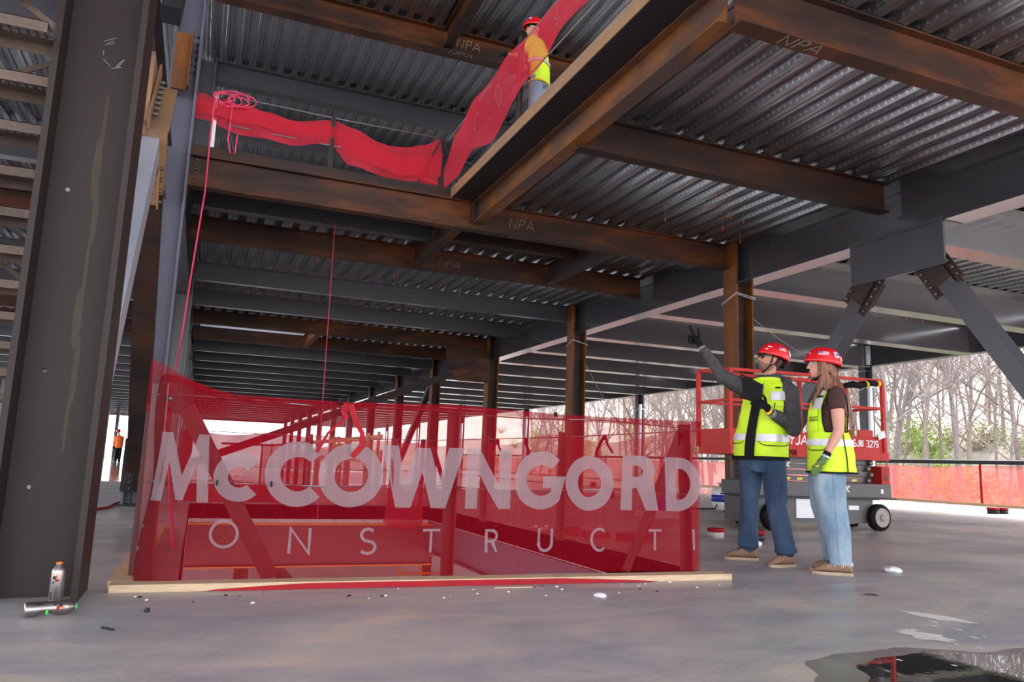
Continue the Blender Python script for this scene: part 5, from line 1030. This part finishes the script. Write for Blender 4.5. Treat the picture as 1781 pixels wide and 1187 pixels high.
# gloves
def glove(parent, W, K, fingers, thumb, mat, pw=.038, th=.017, nm='glove', wrist=.030):
    k = MB(); W, K = Vector(W), Vector(K); chain(k, [W, W.lerp(K, .5), K], [wrist, pw * .8, pw * .62]); k.ell(W.lerp(K, .6), (pw, pw, pw * .8))
    for f_ in fingers: chain(k, f_, [.0145, .0135, .0125, .011][:len(f_)])
    chain(k, thumb, [.015, .0125, .0105][:len(thumb)]); return remesh(k, nm, mat, parent, .0035, 3)
GB = flat('black_glove', (.009, .009, .010), .8, 0, .3, 60, spec=.12)
glove(man, F(-.525, -.03, 1.915), F(-.600, -.035, 2.015), [[F(-.598, -.035, 2.02), F(-.615, -.045, 2.062), F(-.627, -.052, 2.088), F(-.636, -.056, 2.115)], [F(-.615, -.03, 2.012), F(-.645, -.045, 2.02), F(-.640, -.07, 2.0), F(-.618, -.072, 1.992)],
 [F(-.615, -.02, 1.99), F(-.645, -.035, 1.995), F(-.642, -.06, 1.975), F(-.618, -.066, 1.97)], [F(-.605, -.01, 1.968), F(-.635, -.022, 1.972), F(-.632, -.05, 1.955), F(-.61, -.058, 1.95)]], [F(-.555, -.05, 1.975), F(-.548, -.07, 2.03), F(-.560, -.078, 2.078)], GB)
child(MB().lathe([(.034, 0), (.036, .03), (.032, .05)], RWr.lerp(RE, .06), 16, (RWr - RE)), 'glove_cuff', flat('grey_cuff', (.24, .21, .21), .8), man, True)
glove(man, F(.085, -.295, 1.285), F(.01, -.34, 1.37), [[F(.00, -.335, 1.39), F(-.03, -.325, 1.40), F(-.06, -.345, 1.395), F(-.085, -.352, 1.39)], [F(-.0, -.345, 1.37), F(-.035, -.34, 1.375), F(-.065, -.353, 1.37), F(-.085, -.36, 1.362)], [F(.005, -.35, 1.35), F(-.03, -.352, 1.35), F(-.055, -.36, 1.345), F(-.075, -.365, 1.338)], [F(.012, -.348, 1.335), F(-.015, -.355, 1.328), F(-.04, -.362, 1.322)]], [F(.035, -.32, 1.36), F(.03, -.345, 1.41), F(.012, -.362, 1.435)], GB)
child(MB().lathe([(.036, 0), (.040, .025), (.036, .055)], LWr.lerp(LE, .14), 16, (LWr - LE)), 'glove_cuff', flat('grey_knit_cuff', (.20, .20, .17), .8), man, True); child(MB().lathe([(.040, 0), (.040, .015)], LWr.lerp(LE, -.14), 16, (LWr - LE)), 'glove_logo_band', MT['yellow'], man, True)
# tablet
tb = empty('tablet', tuple(F(-.075, -.355, 1.49)), 'black tablet in a dark case held in front of the pointing person\'s chest', 'tablet')
q = [F(-.175, -.30, 1.635), F(.018, -.335, 1.53), F(-.005, -.345, 1.365), F(-.150, -.315, 1.405)]; nn = (q[1] - q[0]).cross(q[3] - q[0]).normalized() * .012
k = MB().add(q + [p + nn for p in q], [(0, 1, 2, 3), (7, 6, 5, 4), (0, 4, 5, 1), (1, 5, 6, 2), (2, 6, 7, 3), (3, 7, 4, 0)]); o = child(k, 'case', MT['black'], tb); bv = o.modifiers.new('b', 'BEVEL'); bv.width = .006; bv.segments = 3
nn = nn.normalized(); nn = nn if nn.dot(F.vec(0, -1)) > 0 else -nn; child(MB().lathe([(.007, 0), (.007, .003)], q[0].lerp(q[2], .12) + nn * .013, 12, nn), 'camera_lens', MT['grey'], tb)

# ---------------------------------------------------------------- woman
F2 = Fig((4.83, 4.85), (.70, .715)); wom = empty('person', tuple(F2(0, 0, 0)), 'person with long brown hair, brown T-shirt and yellow vest standing at right', 'person', 'people beside the barrier')
fw2 = F2.vec(-.95, -.32).normalized(); lf2 = F2.vec(.32, -.95).normalized()
VW = [(.80, .0, .0, .195, .170), (.92, -.002, 0, .190, .165), (1.05, -.012, 0, .178, .150), (1.18, -.018, 0, .172, .145), (1.30, -.015, 0, .170, .142), (1.38, -.005, 0, .160, .122), (1.44, .005, 0, .135, .096), (1.475, .01, 0, .095, .075), (1.50, .01, 0, .06, .06)]
hf2 = F2.vec(-.97, -.24, .06).normalized(); hl2 = Vector((0, 0, 1)).cross(hf2) * -1; hl2 = hf2.cross(Vector((0, 0, 1))).normalized() * -1; hu2 = hf2.cross(hl2).normalized(); hu2 = hu2 if hu2.z > 0 else -hu2; hl2 = hf2.cross(hu2).normalized() * -1
HC2 = F2(-.060, -.0, 1.672); B2 = Matrix((hl2, hf2, hu2)).transposed()
k = MB(); P2_ = head(k, F2, HC2, hl2, hf2, hu2, .93, .92, 1.0); chain(k, [F2(-.03, 0, 1.61), F2(.005, 0, 1.46)], [.043, .050]); loft(k, F2, [(z, cr, cd, a * .75, b_ * .72) for z, cr, cd, a, b_ in VW[:-1]], lf2, fw2)
for d_ in (-1, 1): chain(k, [F2(-.02, .09 * d_, .86), F2(-.01, .10 * d_, .48), F2(.04, .11 * d_, .09)], [.075, .05, .033])
WS, WE, WW = F2(.050, -.165, 1.405), F2(.060, -.215, 1.125), F2(-.035, -.255, .935); WS2, WE2, WW2 = F2(-.03, .165, 1.405), F2(-.04, .21, 1.13), F2(-.10, .2, .93)
chain(k, [WS, WS.lerp(WE, .45), WE, WE.lerp(WW, .35), WW], [.052, .052, .042, .040, .025]); chain(k, [WS2, WE2, WW2], [.05, .038, .025]); remesh(k, 'body', SK2, wom, .0065, 3)
lips_eyes(P2_, B2, wom, (.50, .16, .15), True, .93)
# long hair
HR = None; m, n, l, b = new_mat('long_brown_hair'); t = tex(n, l, 16, 5, (5, 5, .22), dist=.3); l.new(ramp(n, l, t, [(.36, (.030, .010, .004)), (.50, (.13, .040, .014)), (.64, (.34, .13, .045))]), b.inputs['Base Color']); b.inputs['Roughness'].default_value = .42; HR = m
k = MB(); k.ell(P2_(0, -.03, .015), (.083, .088, .095), B2, 18, 12)
hs = [(1.70, -.015, 0, .078, .060), (1.62, -.0, 0, .080, .066), (1.54, .012, 0, .090, .072), (1.46, .040, 0, .115, .070), (1.38, .085, 0, .125, .052), (1.28, .118, 0, .115, .040), (1.18, .135, -.01, .095, .034), (1.08, .140, -.02, .06, .024), (1.0, .143, -.02, .028, .012)][::-1]
loft(k, F2, hs, lf2, fw2); 
for sgn, xs in ((-1, .085), (1, -.085)):
    chain(k, [P2_(-.07 * sgn * -1 if False else .07 * (1 if sgn < 0 else -1), .02, .02), F2(-.055, -.075 * (1 if sgn < 0 else -1), 1.58), F2(-.075, -.085 * (1 if sgn < 0 else -1), 1.48), F2(-.115, -.095 * (1 if sgn < 0 else -1), 1.38), F2(-.128, -.095 * (1 if sgn < 0 else -1), 1.28)], [.026, .030, .026, .020, .008])
for e in (-1, 1): chain(k, [P2_(.078 * e, .0, .03), P2_(.078 * e, -.005, -.05), F2(-.02, -.075 * (1 if e > 0 else -1), 1.53), F2(.0, -.09 * (1 if e > 0 else -1), 1.45), F2(.03, -.12 * (1 if e > 0 else -1), 1.38)], [.038, .042, .042, .036, .02])
rr = random.Random(9)
for j in range(30):
    a = rr.uniform(-1, 1); x0 = rr.uniform(-.03, .05); chain(k, [F2(x0 - .02, a * .075, 1.62), F2(x0 + .02, a * .10, 1.48), F2(x0 + .075, a * .12, 1.35), F2(x0 + .10 + rr.uniform(-.01, .02), a * .10 - .01, 1.15 + rr.uniform(-.06, .05)), F2(x0 + .11, a * .05 - .02, 1.02 + rr.uniform(-.05, .06))], [.012, .014, .014, .010, .003])
remesh(k, 'hair', HR, wom, .006, 2)
h, onh, dp = helmet(wom, HC2 + hu2 * .044 - hf2 * .022, hl2, hf2, hu2, RED, None, s=1.0)
dp('flag_decal', -6, 28, 56, 72, FW, .004); dp('flag_canton', 14, 28, 56, 64, FB, .006); dp('round_decal', -46, -26, 54, 78, MT['white'], .004); dp('round_decal_centre', -42, -30, 60, 73, FB, .006); dp('white_decal', 58, 66, 62, 66, MT['white'], .004); dp('white_decal', -64, -50, 70, 90, FW, .004)
for e in (-1, 1): child(MB().tube([P2_(.092 * e, .02, .05), P2_(.092 * e, .0, -.03), P2_(.074 * e, .012, -.09), P2_(.03 * e, .040, -.125), P2_(0, .045, -.13)], .007, 6).tube([P2_(.086 * e, -.07, .0), P2_(.088 * e, -.05, -.06), P2_(.074 * e, .012, -.09)], .006, 6), 'chin_strap', MT['black'], wom, True)
for e in (-1, 1): child(MB().tube([P2_(.098 * e, .015, .05), P2_(.108 * e, .0, -.03), P2_(.112 * e, .010, -.085), P2_(.075 * e, .060, -.125), P2_(0, .075, -.135)], .006, 6).tube([P2_(.112 * e, .010, -.085), P2_(.112 * e, -.045, -.075), P2_(.075 * e, -.11, -.055)], .006, 6), 'chin_strap', MT['black'], wom, True)
child(MB().ell(P2_(0, -.125, -.04), (.045, .022, .026), B2, 12, 8), 'hat_ratchet', MT['black'], wom, True)
m = bpy.data.materials.new('clear_lens'); m.use_nodes = True; m.node_tree.nodes['Principled BSDF'].inputs['Base Color'].default_value = (.8, .85, .9, 1); m.node_tree.nodes['Principled BSDF'].inputs['Roughness'].default_value = .05; m.node_tree.nodes['Principled BSDF'].inputs['Alpha'].default_value = .3
k = MB(); [k.ell(P2_(.034 * e, .096, .014), (.030, .010, .020), B2, 14, 8) for e in (-1, 1)]; child(k, 'safety_glasses', m, wom, True)
for e in (-1, 1): child(MB().tube([P2_(.062 * e, .085, .018), P2_(.083 * e, .02, .012)], .0025, 5), 'glasses_arm', MT['galv'], wom, True)
# brown shirt
BT = flat('dark_brown_cotton', (.055, .022, .018), .9, 0, .12, 20); k = MB(); loft(k, F2, [(z, cr, cd, a - .012, b_ - .012) for z, cr, cd, a, b_ in VW], lf2, fw2)
for S_, E_ in ((WS, WE), (WS2, WE2)): capsule(k, S_ + Vector((0, 0, .02)), S_.lerp(E_, .25), .062, .068, 14); capsule(k, F2(.01, 0, 1.44) + (S_ - F2(0, 0, 1.405)) * .4, S_, .055, .062)
wrinkle(k, .006, 12, 4); remesh(k, 't_shirt', BT, wom, .008, 3)
# jeans, wide
k = MB(); loft(k, F2, [(.72, -.03, 0, .175, .125), (.82, -.025, 0, .175, .128), (.92, -.02, 0, .165, .120)], lf2, fw2)
LGW = []
for d_ in (-1, 1):
    o_ = .0 if d_ < 0 else -.035
    loft(k, F2, [(.085, .038 + o_, .10 * d_, .095, .090), (.2, .030 + o_, .10 * d_, .095, .094), (.35, .010 + o_, .10 * d_, .098, .104), (.5, -.010 + o_, .098 * d_, .102, .118), (.65, -.026 + o_, .092 * d_, .108, .130), (.80, -.03 + o_ * .4, .088 * d_, .105, .130)], lf2, fw2, 24, .9)
wrinkle(k, .020, 6, 2); wrinkle(k, .010, 15, 6); remesh(k, 'wide_jeans', DN2, wom, .009, 3)
k = MB(); 
for j in range(26): a = -2.6 + 3.6 * j / 25; p = F2(.038 + .094 * math.cos(a), -.10 + .092 * math.sin(a), .098); k.tube([p, p + F2.vec(.002 * math.cos(j * 3), .002, -.026 - .008 * math.sin(j * 5))], .0022, 4)
child(k, 'frayed_hem', MT['white'], wom)
child(strip(lambda a, b_: F2(-.0 + .03 * (1 - a) + .005 * b_, -.240 + .03 * (1 - a) ** 2, .10 + .68 * a), 20, 1), 'side_seam', flat('seam_blue', (.12, .17, .24), .9), wom, True)
shoe(F2, (.125, -.12), (-.165, -.15), wom, SUEDE, SOLE, 1.05); shoe(F2, (.09, .09), (-.185, .06), wom, SUEDE, SOLE, 1.05)
VVW = [(z, cr, cd, a + .006, b_ + .006) for z, cr, cd, a, b_ in VW[:-1]]
vestface(F2, VVW, lf2, fw2, wom, arm=(1.12, 1.46), z0=.80, z1=1.475, aw=28)
bw = lambda nm, t0, t1, z0, z1, m_, off=.016, nt=20: patch(nm, F2, VVW, lf2, fw2, t0, t1, z0, z1, off, m_, wom, nt)
bw('reflective_band', 22, 96, 1.005, 1.06, RF); bw('reflective_band', -80, 22, 1.005, 1.06, RF); bw('reflective_band', -85, -31, 1.14, 1.195, RF); bw('hem_trim', -178, 180, .785, .80, MT['black'], .015, 60)
bw('zipper_strip', 97, 101, .79, 1.42, MT['black'], .018, 3); bw('pocket_trim', 24, 92, lambda a: .965 + .05 * (2 * a - 1) ** 6, lambda a: .972 + .05 * (2 * a - 1) ** 6, MT['black'], .019); bw('seam', -14, -11, .80, 1.12, MT['black'], .017, 2)
bw('reflective_band', 40, 70, 1.30, 1.395, RF, .014, 8); bw('reflective_band', 40, 58, 1.415, 1.46, RF, .016, 6); bw('badge_strap', 42, 66, 1.40, 1.414, MT['black'], .02, 6); bw('chest_pocket', 48, 84, 1.12, 1.30, HV, .020, 10)
k = MB()
for s_ in (-1, 1):
    pts = [surf(F2, VVW, lf2, fw2, 0 + s_ * (28 + 8 * math.sin(j / 12 * PI)), 1.12 + .35 * j / 12, .014) for j in range(13)]; k.tube(pts, .006, 6)
k.tube([surf(F2, VVW, lf2, fw2, a, 1.12, .014) for a in range(-28, 29, 7)], .006, 6); child(k, 'armhole_trim', MT['black'], wom, True)
k = MB(); text_mb(k, 'McCOWN', lambda x, y: surf(F2, VVW, lf2, fw2, 78 - x * 330, 1.225 + y, .023), .016, .2); text_mb(k, 'GORDON', lambda x, y: surf(F2, VVW, lf2, fw2, 78 - x * 330, 1.203 + y, .023), .016, .2); child(k, 'vest_lettering', MT['black'], wom)
GG = flat('green_glove', (.10, .17, .045), .8, 0, .2, 40)
g2 = glove(wom, WW + F2.vec(-.005, 0, -.01), F2(-.098, -.265, .845), [[F2(-.100, -.275, .845), F2(-.128, -.285, .82), F2(-.145, -.285, .80), F2(-.148, -.275, .782)], [F2(-.095, -.262, .838), F2(-.12, -.268, .81), F2(-.135, -.268, .79), F2(-.136, -.258, .774)], [F2(-.088, -.25, .832), F2(-.11, -.252, .805), F2(-.122, -.25, .785), F2(-.122, -.242, .77)], [F2(-.08, -.24, .83), F2(-.098, -.238, .805), F2(-.107, -.235, .788)]], [F2(-.085, -.285, .875), F2(-.115, -.305, .85), F2(-.138, -.312, .832)], GG, .036)
child(MB().ell(F2(-.107, -.303, .842), (.02, .006, .010), None, 10, 6), 'glove_logo', MT['yellow'], wom, True)
dW = (WW - WE).normalized(); child(MB().lathe([(.030, 0), (.031, .02), (.030, .03)], WW + dW * -.02, 16, dW), 'watch_band', MT['black'], wom, True); child(MB().lathe([(.032, 0), (.034, .02)], WW + dW * .012, 16, dW), 'glove_cuff', MT['galv'], wom, True)

# ---------------------------------------------------------------- worker on the upper level
F3 = Fig((4.05, 9.42), (.40, .92)); up3 = empty('person', tuple(F3(0, 0, 5.36)), 'person in a red helmet, yellow vest and jeans leaning on the upper guard rail', 'person'); f3 = F3.vec(-.9, .42).normalized(); l3 = F3.vec(-.42, -.9).normalized()
def worker(F, par, z0, fw_, lf, vest, pant, s=1.0, arms=True, shirt=None, rail=True):
    Z = lambda z: z0 + z * s; k = MB(); hc = F(-.08 * s, .0, Z(1.70)); up_ = Vector((0, 0, 1)); P = head(k, F, hc, lf, fw_, up_, s)
    chain(k, [F(-.06 * s, 0, Z(1.62)), F(0, 0, Z(1.46))], [.05 * s, .055 * s]); loft(k, F, [(Z(.85), .03 * s, 0, .15 * s, .10 * s), (Z(1.2), .01 * s, 0, .15 * s, .1 * s), (Z(1.42), 0, 0, .16 * s, .09 * s)], lf, fw_); 
    for e in (-1, 1): 
        a = F(.03 * s, 0, Z(.88)) + lf * .09 * s * e; chain(k, [a, a + fw_ * .03 * s + Vector((0, 0, -.42 * s)), a + Vector((0, 0, -.82 * s)) - fw_ * .02 * s], [.07 * s, .05 * s, .035 * s])
    A = []
    for e in (-1, 1):
        S_ = F(0, 0, Z(1.42)) + lf * .19 * s * e; E_ = S_ + Vector((0, 0, -.2 * s if rail else -.28 * s)) + fw_ * ((.17 if rail else .02) * s); W_ = E_ + fw_ * ((.22 if rail else .08) * s) + Vector((0, 0, (.06 if rail else -.25) * s)); A.append((S_, E_, W_)); chain(k, [S_, E_, W_], [.045 * s, .036 * s, .028 * s])
    remesh(k, 'body', SK, par, .012 * s, 2)
    k = MB(); loft(k, F, [(Z(.80), .035 * s, 0, .19 * s, .135 * s), (Z(1.0), .03 * s, 0, .19 * s, .14 * s), (Z(1.2), .015 * s, 0, .19 * s, .135 * s), (Z(1.38), 0, 0, .195 * s, .12 * s), (Z(1.48), -.01, 0, .13 * s, .09 * s), (Z(1.52), -.01, 0, .07 * s, .07 * s)], lf, fw_)
    for S_, E_, W_ in A: chain(k, [S_, S_.lerp(E_, .6)] if shirt is None else [S_, E_, W_], [.075 * s, .065 * s] if shirt is None else [.07 * s, .058 * s, .042 * s])
    wrinkle(k, .006, 12, 2); remesh(k, 'vest', vest, par, .014 * s, 3)
    secs = [(Z(.80), .035 * s, 0, .19 * s, .135 * s), (Z(1.0), .03 * s, 0, .19 * s, .14 * s), (Z(1.2), .015 * s, 0, .19 * s, .135 * s), (Z(1.38), 0, 0, .195 * s, .12 * s), (Z(1.48), -.01, 0, .13 * s, .09 * s)]
    k = MB(); loft(k, F, [(Z(.78), .03 * s, 0, .165 * s, .125 * s), (Z(.95), .03 * s, 0, .165 * s, .12 * s)], lf, fw_)
    for e in (-1, 1): a = F(.03 * s, 0, Z(.86)) + lf * .09 * s * e; chain(k, [a, a + fw_ * .03 * s + Vector((0, 0, -.4 * s)), a + Vector((0, 0, -.80 * s)) - fw_ * .02 * s], [.105 * s, .082 * s, .075 * s])
    wrinkle(k, .008, 9, 5); remesh(k, 'trousers', pant, par, .014 * s, 3)
    for e in (-1, 1): a = F(.03 * s, 0, 0) + lf * .09 * s * e; a = Vector((a.x, a.y, Z(.045))); k = MB().ell(a + fw_ * .05 * s, (.05 * s, .05 * s, .045 * s)).ell(a + fw_ * .14 * s, (.045 * s, .045 * s, .035 * s)).ell(a - fw_ * .03 * s, (.045 * s, .045 * s, .045 * s)); remesh(k, 'boot', SUEDE, par, .012 * s, 2)
    for S_, E_, W_ in A:
        k = MB(); d = (W_ - E_).normalized(); sd = d.orthogonal().normalized(); chain(k, [W_, W_ + d * .07 * s], [.032 * s, .034 * s])
        for j in range(4): q0 = W_ + d * .08 * s + sd * (.027 - .018 * j) * s; chain(k, [q0, q0 + d * .035 * s, q0 + d * .045 * s + Vector((0, 0, -.035 * s))], [.010 * s, .010 * s, .009 * s])
        chain(k, [W_ + d * .02 * s + sd * .03 * s, W_ + d * .06 * s + sd * .055 * s], [.012 * s, .010 * s]); remesh(k, 'glove', GB, par, .006 * s, 2)
    h, onh, dp = helmet(par, hc + up_ * .042 * s, lf, fw_, up_, RED, None, s=s * 1.05); return secs, dp
secs, dp = worker(F3, up3, 5.36, f3, l3, HV, denim('pale_denim', (.22, .27, .36), (.38, .43, .50)), 1.0)
dp('blue_decal', 10, 34, 50, 68, FB, .005); dp('white_decal', -10, 8, 50, 66, MT['white'], .005)
patch('reflective_band', F3, secs, l3, f3, -178, 180, 5.36 + 1.10, 5.36 + 1.15, .012, RF, up3, 50); patch('black_side_panel', F3, secs, l3, f3, 20, 75, 5.36 + .83, 5.36 + 1.1, .012, MT['black'], up3, 14); patch('hem_trim', F3, secs, l3, f3, -178, 180, 5.36 + .80, 5.36 + .82, .014, MT['yellow'], up3, 50)
OR = flat('hi_vis_orange', (.95, .16, .02), .6); F4 = Fig((-4.15, 49), (-.08, 1)); p4 = empty('person', tuple(F4(0, 0, 0)), 'distant person in an orange high visibility shirt and dark trousers walking away', 'person')
worker(F4, p4, 0, F4.vec(0, 1), F4.vec(-1, 0), OR, MT['black'], 1.0, True, True, False)
F5 = Fig((7.3, 43), (.17, 1)); p5 = empty('person', tuple(F5(0, 0, 0)), 'distant person in a yellow vest seen through the printed mesh', 'person')
worker(F5, p5, 0, F5.vec(0, -1), F5.vec(1, 0), HV, MT['grey'], 1.0, True, True, False)
# ================================================================== outside: slope and bare trees
def hill(x, y):
    t = max(0, x - 27); return -5 + t * .27 + 1.2 * noise.noise(Vector((x * .05, y * .05, 0))) + .35 * noise.noise(Vector((x * .3, y * .3, 5))) + (max(0, y - 60) * .03 if x > 30 else 0)
m, n, l, b = new_mat('spring_hillside'); MT['hill'] = m
t1 = tex(n, l, .22, 8, rough=.7); t2 = tex(n, l, 1.5, 8, rough=.75)
c1 = ramp(n, l, t1, [(.40, (.34, .285, .27)), (.56, (.35, .31, .26)), (.68, (.33, .37, .20))])
l.new(mixc(n, l, .5, c1, ramp(n, l, t2, [(.3, (.25, .22, .2)), (.7, (1, 1, .95))]), 'MULTIPLY'), b.inputs['Base Color']); b.inputs['Roughness'].default_value = .95
k = MB(); NX, NY = 70, 110
for i in range(NX + 1):
    for j in range(NY + 1):
        x = 23.5 + (i / NX) ** 1.3 * 110; y = -30 + j * 2.6; k.v.append((x, y, hill(x, y)))
k.f = [(i * (NY + 1) + j, (i + 1) * (NY + 1) + j, (i + 1) * (NY + 1) + j + 1, i * (NY + 1) + j + 1) for i in range(NX) for j in range(NY)]; k.mi = [0] * len(k.f)
tag(k.build('hillside', MT['hill'], smooth=True), 'brown and fresh green wooded hillside beyond the slab', 'ground', kind='structure')
tag(MB().box(-200, 23.5, -60, 400, -5.4, -5.21).build('ground', MT['lower']), 'pale ground around the building', 'ground', kind='structure')
BK = [flat('bark_%d' % i, c, .9, 0, .2, 3) for i, c in enumerate(((.26, .205, .185), (.33, .265, .235), (.28, .24, .235)))]
def tree_mesh(seed, H, mat):
    rr = random.Random(seed); k = MB()
    def branch(p, d, L, r, lev):
        n_ = 5 if lev == 0 else 4; pts = [Vector(p)]; rs = [r]
        for i in range(n_):
            d = (d + Vector((rr.uniform(-1, 1), rr.uniform(-1, 1), rr.uniform(-.3, .5))) * (.10 if lev == 0 else .22)).normalized(); pts.append(pts[-1] + d * L / n_); rs.append(r * (1 - .75 * (i + 1) / n_))
        k.tube(pts, rs, 6 if lev == 0 else (4 if lev == 1 else 3), cap=False)
        if lev < 3:
            for _ in range((11, 8, 6)[lev]):
                t = rr.uniform(.28, 1) if lev == 0 else rr.uniform(.2, 1); i = min(n_ - 1, int(t * n_)); f_ = t * n_ - i; q = pts[i].lerp(pts[i + 1], f_); a = rr.uniform(0, 6.28)
                dd = (d * .75 + Vector((math.cos(a), math.sin(a), rr.uniform(.0, .7)))).normalized(); branch(q, dd, L * rr.uniform(.38, .6), max(.010, rs[i] * rr.uniform(.4, .6)), lev + 1)
    branch((0, 0, -.3), Vector((rr.uniform(-.12, .12), rr.uniform(-.12, .12), 1)), H, H * .0105, 0)
    me = bpy.data.meshes.new('tree'); me.from_pydata(k.v, [], k.f); me.materials.append(mat); me.polygons.foreach_set('use_smooth', [True] * len(me.polygons)); return me
TM = [tree_mesh(s, 13 + s % 4, BK[s % 3]) for s in range(1, 7)]
rr = random.Random(21)
def bush_mesh(seed, mat):
    rr = random.Random(seed); k = MB()
    for _ in range(420):
        a = rr.uniform(0, 6.28); el = rr.uniform(.05, 1.4); R_ = rr.uniform(.3, 1.6); c = Vector((math.cos(a) * math.cos(el) * R_ * 1.3, math.sin(a) * math.cos(el) * R_ * 1.3, math.sin(el) * R_)); s = rr.uniform(.05, .12)
        u = Vector((rr.uniform(-1, 1), rr.uniform(-1, 1), rr.uniform(-1, 1))).normalized(); v = u.orthogonal().normalized(); k.add([c - u * s, c + v * s * .6, c + u * s, c - v * s * .6], [(0, 1, 2, 3)])
    for _ in range(26): a = rr.uniform(0, 6.28); k.tube([(0, 0, -.2), (math.cos(a) * .7, math.sin(a) * .7, rr.uniform(.5, 1)), (math.cos(a) * 1.5, math.sin(a) * 1.5, rr.uniform(.7, 1.9))], [.03, .02, .006], 3, cap=False)
    me = bpy.data.meshes.new('bush'); me.from_pydata(k.v, [], k.f); me.materials.append(mat); return me
LV = [flat('fresh_leaves_%d' % i, c, .8, 0, .3, 2) for i, c in enumerate(((.30, .40, .11), (.36, .40, .20), (.36, .29, .23)))]
BMs = [bush_mesh(i, LV[i % 3]) for i in range(5)]
used = []
def place(x, y, me, nm, lab, cat, grp, s):
    o = bpy.data.objects.new(nm, me); C.objects.link(o); o.location = (x, y, hill(x, y)); o.rotation_euler = (0, 0, rr.uniform(0, 6.28)); o.scale = (s, s, s); return tag(o, lab, cat, grp)
n_t = 0
for _ in range(4000):
    if n_t >= 170: break
    t = rr.random(); yx = math.tan(math.radians(rr.uniform(20, 68))); x = rr.uniform(29, 75); y = x * yx * rr.uniform(.92, 1.08)
    if y < 8 or y > 150 or any((x - a) ** 2 + (y - b_) ** 2 < 4 for a, b_ in used): continue
    used.append((x, y)); place(x, y, TM[n_t % 6], 'bare_tree', 'bare leafless tree on the hillside beyond the perimeter fence', 'tree', 'bare trees on the hillside', rr.uniform(.7, 1.25)); n_t += 1
n_b = 0
for _ in range(4000):
    if n_b >= 150: break
    yx = math.tan(math.radians(rr.uniform(18, 72))); x = rr.uniform(26, 60); y = x * yx * rr.uniform(.92, 1.08)
    if y < 8 or y > 150: continue
    place(x, y, BMs[n_b % 5], 'shrub', 'low shrub with fresh spring leaves on the hillside', 'shrub', 'shrubs on the hillside', rr.uniform(.8, 1.7)); n_b += 1
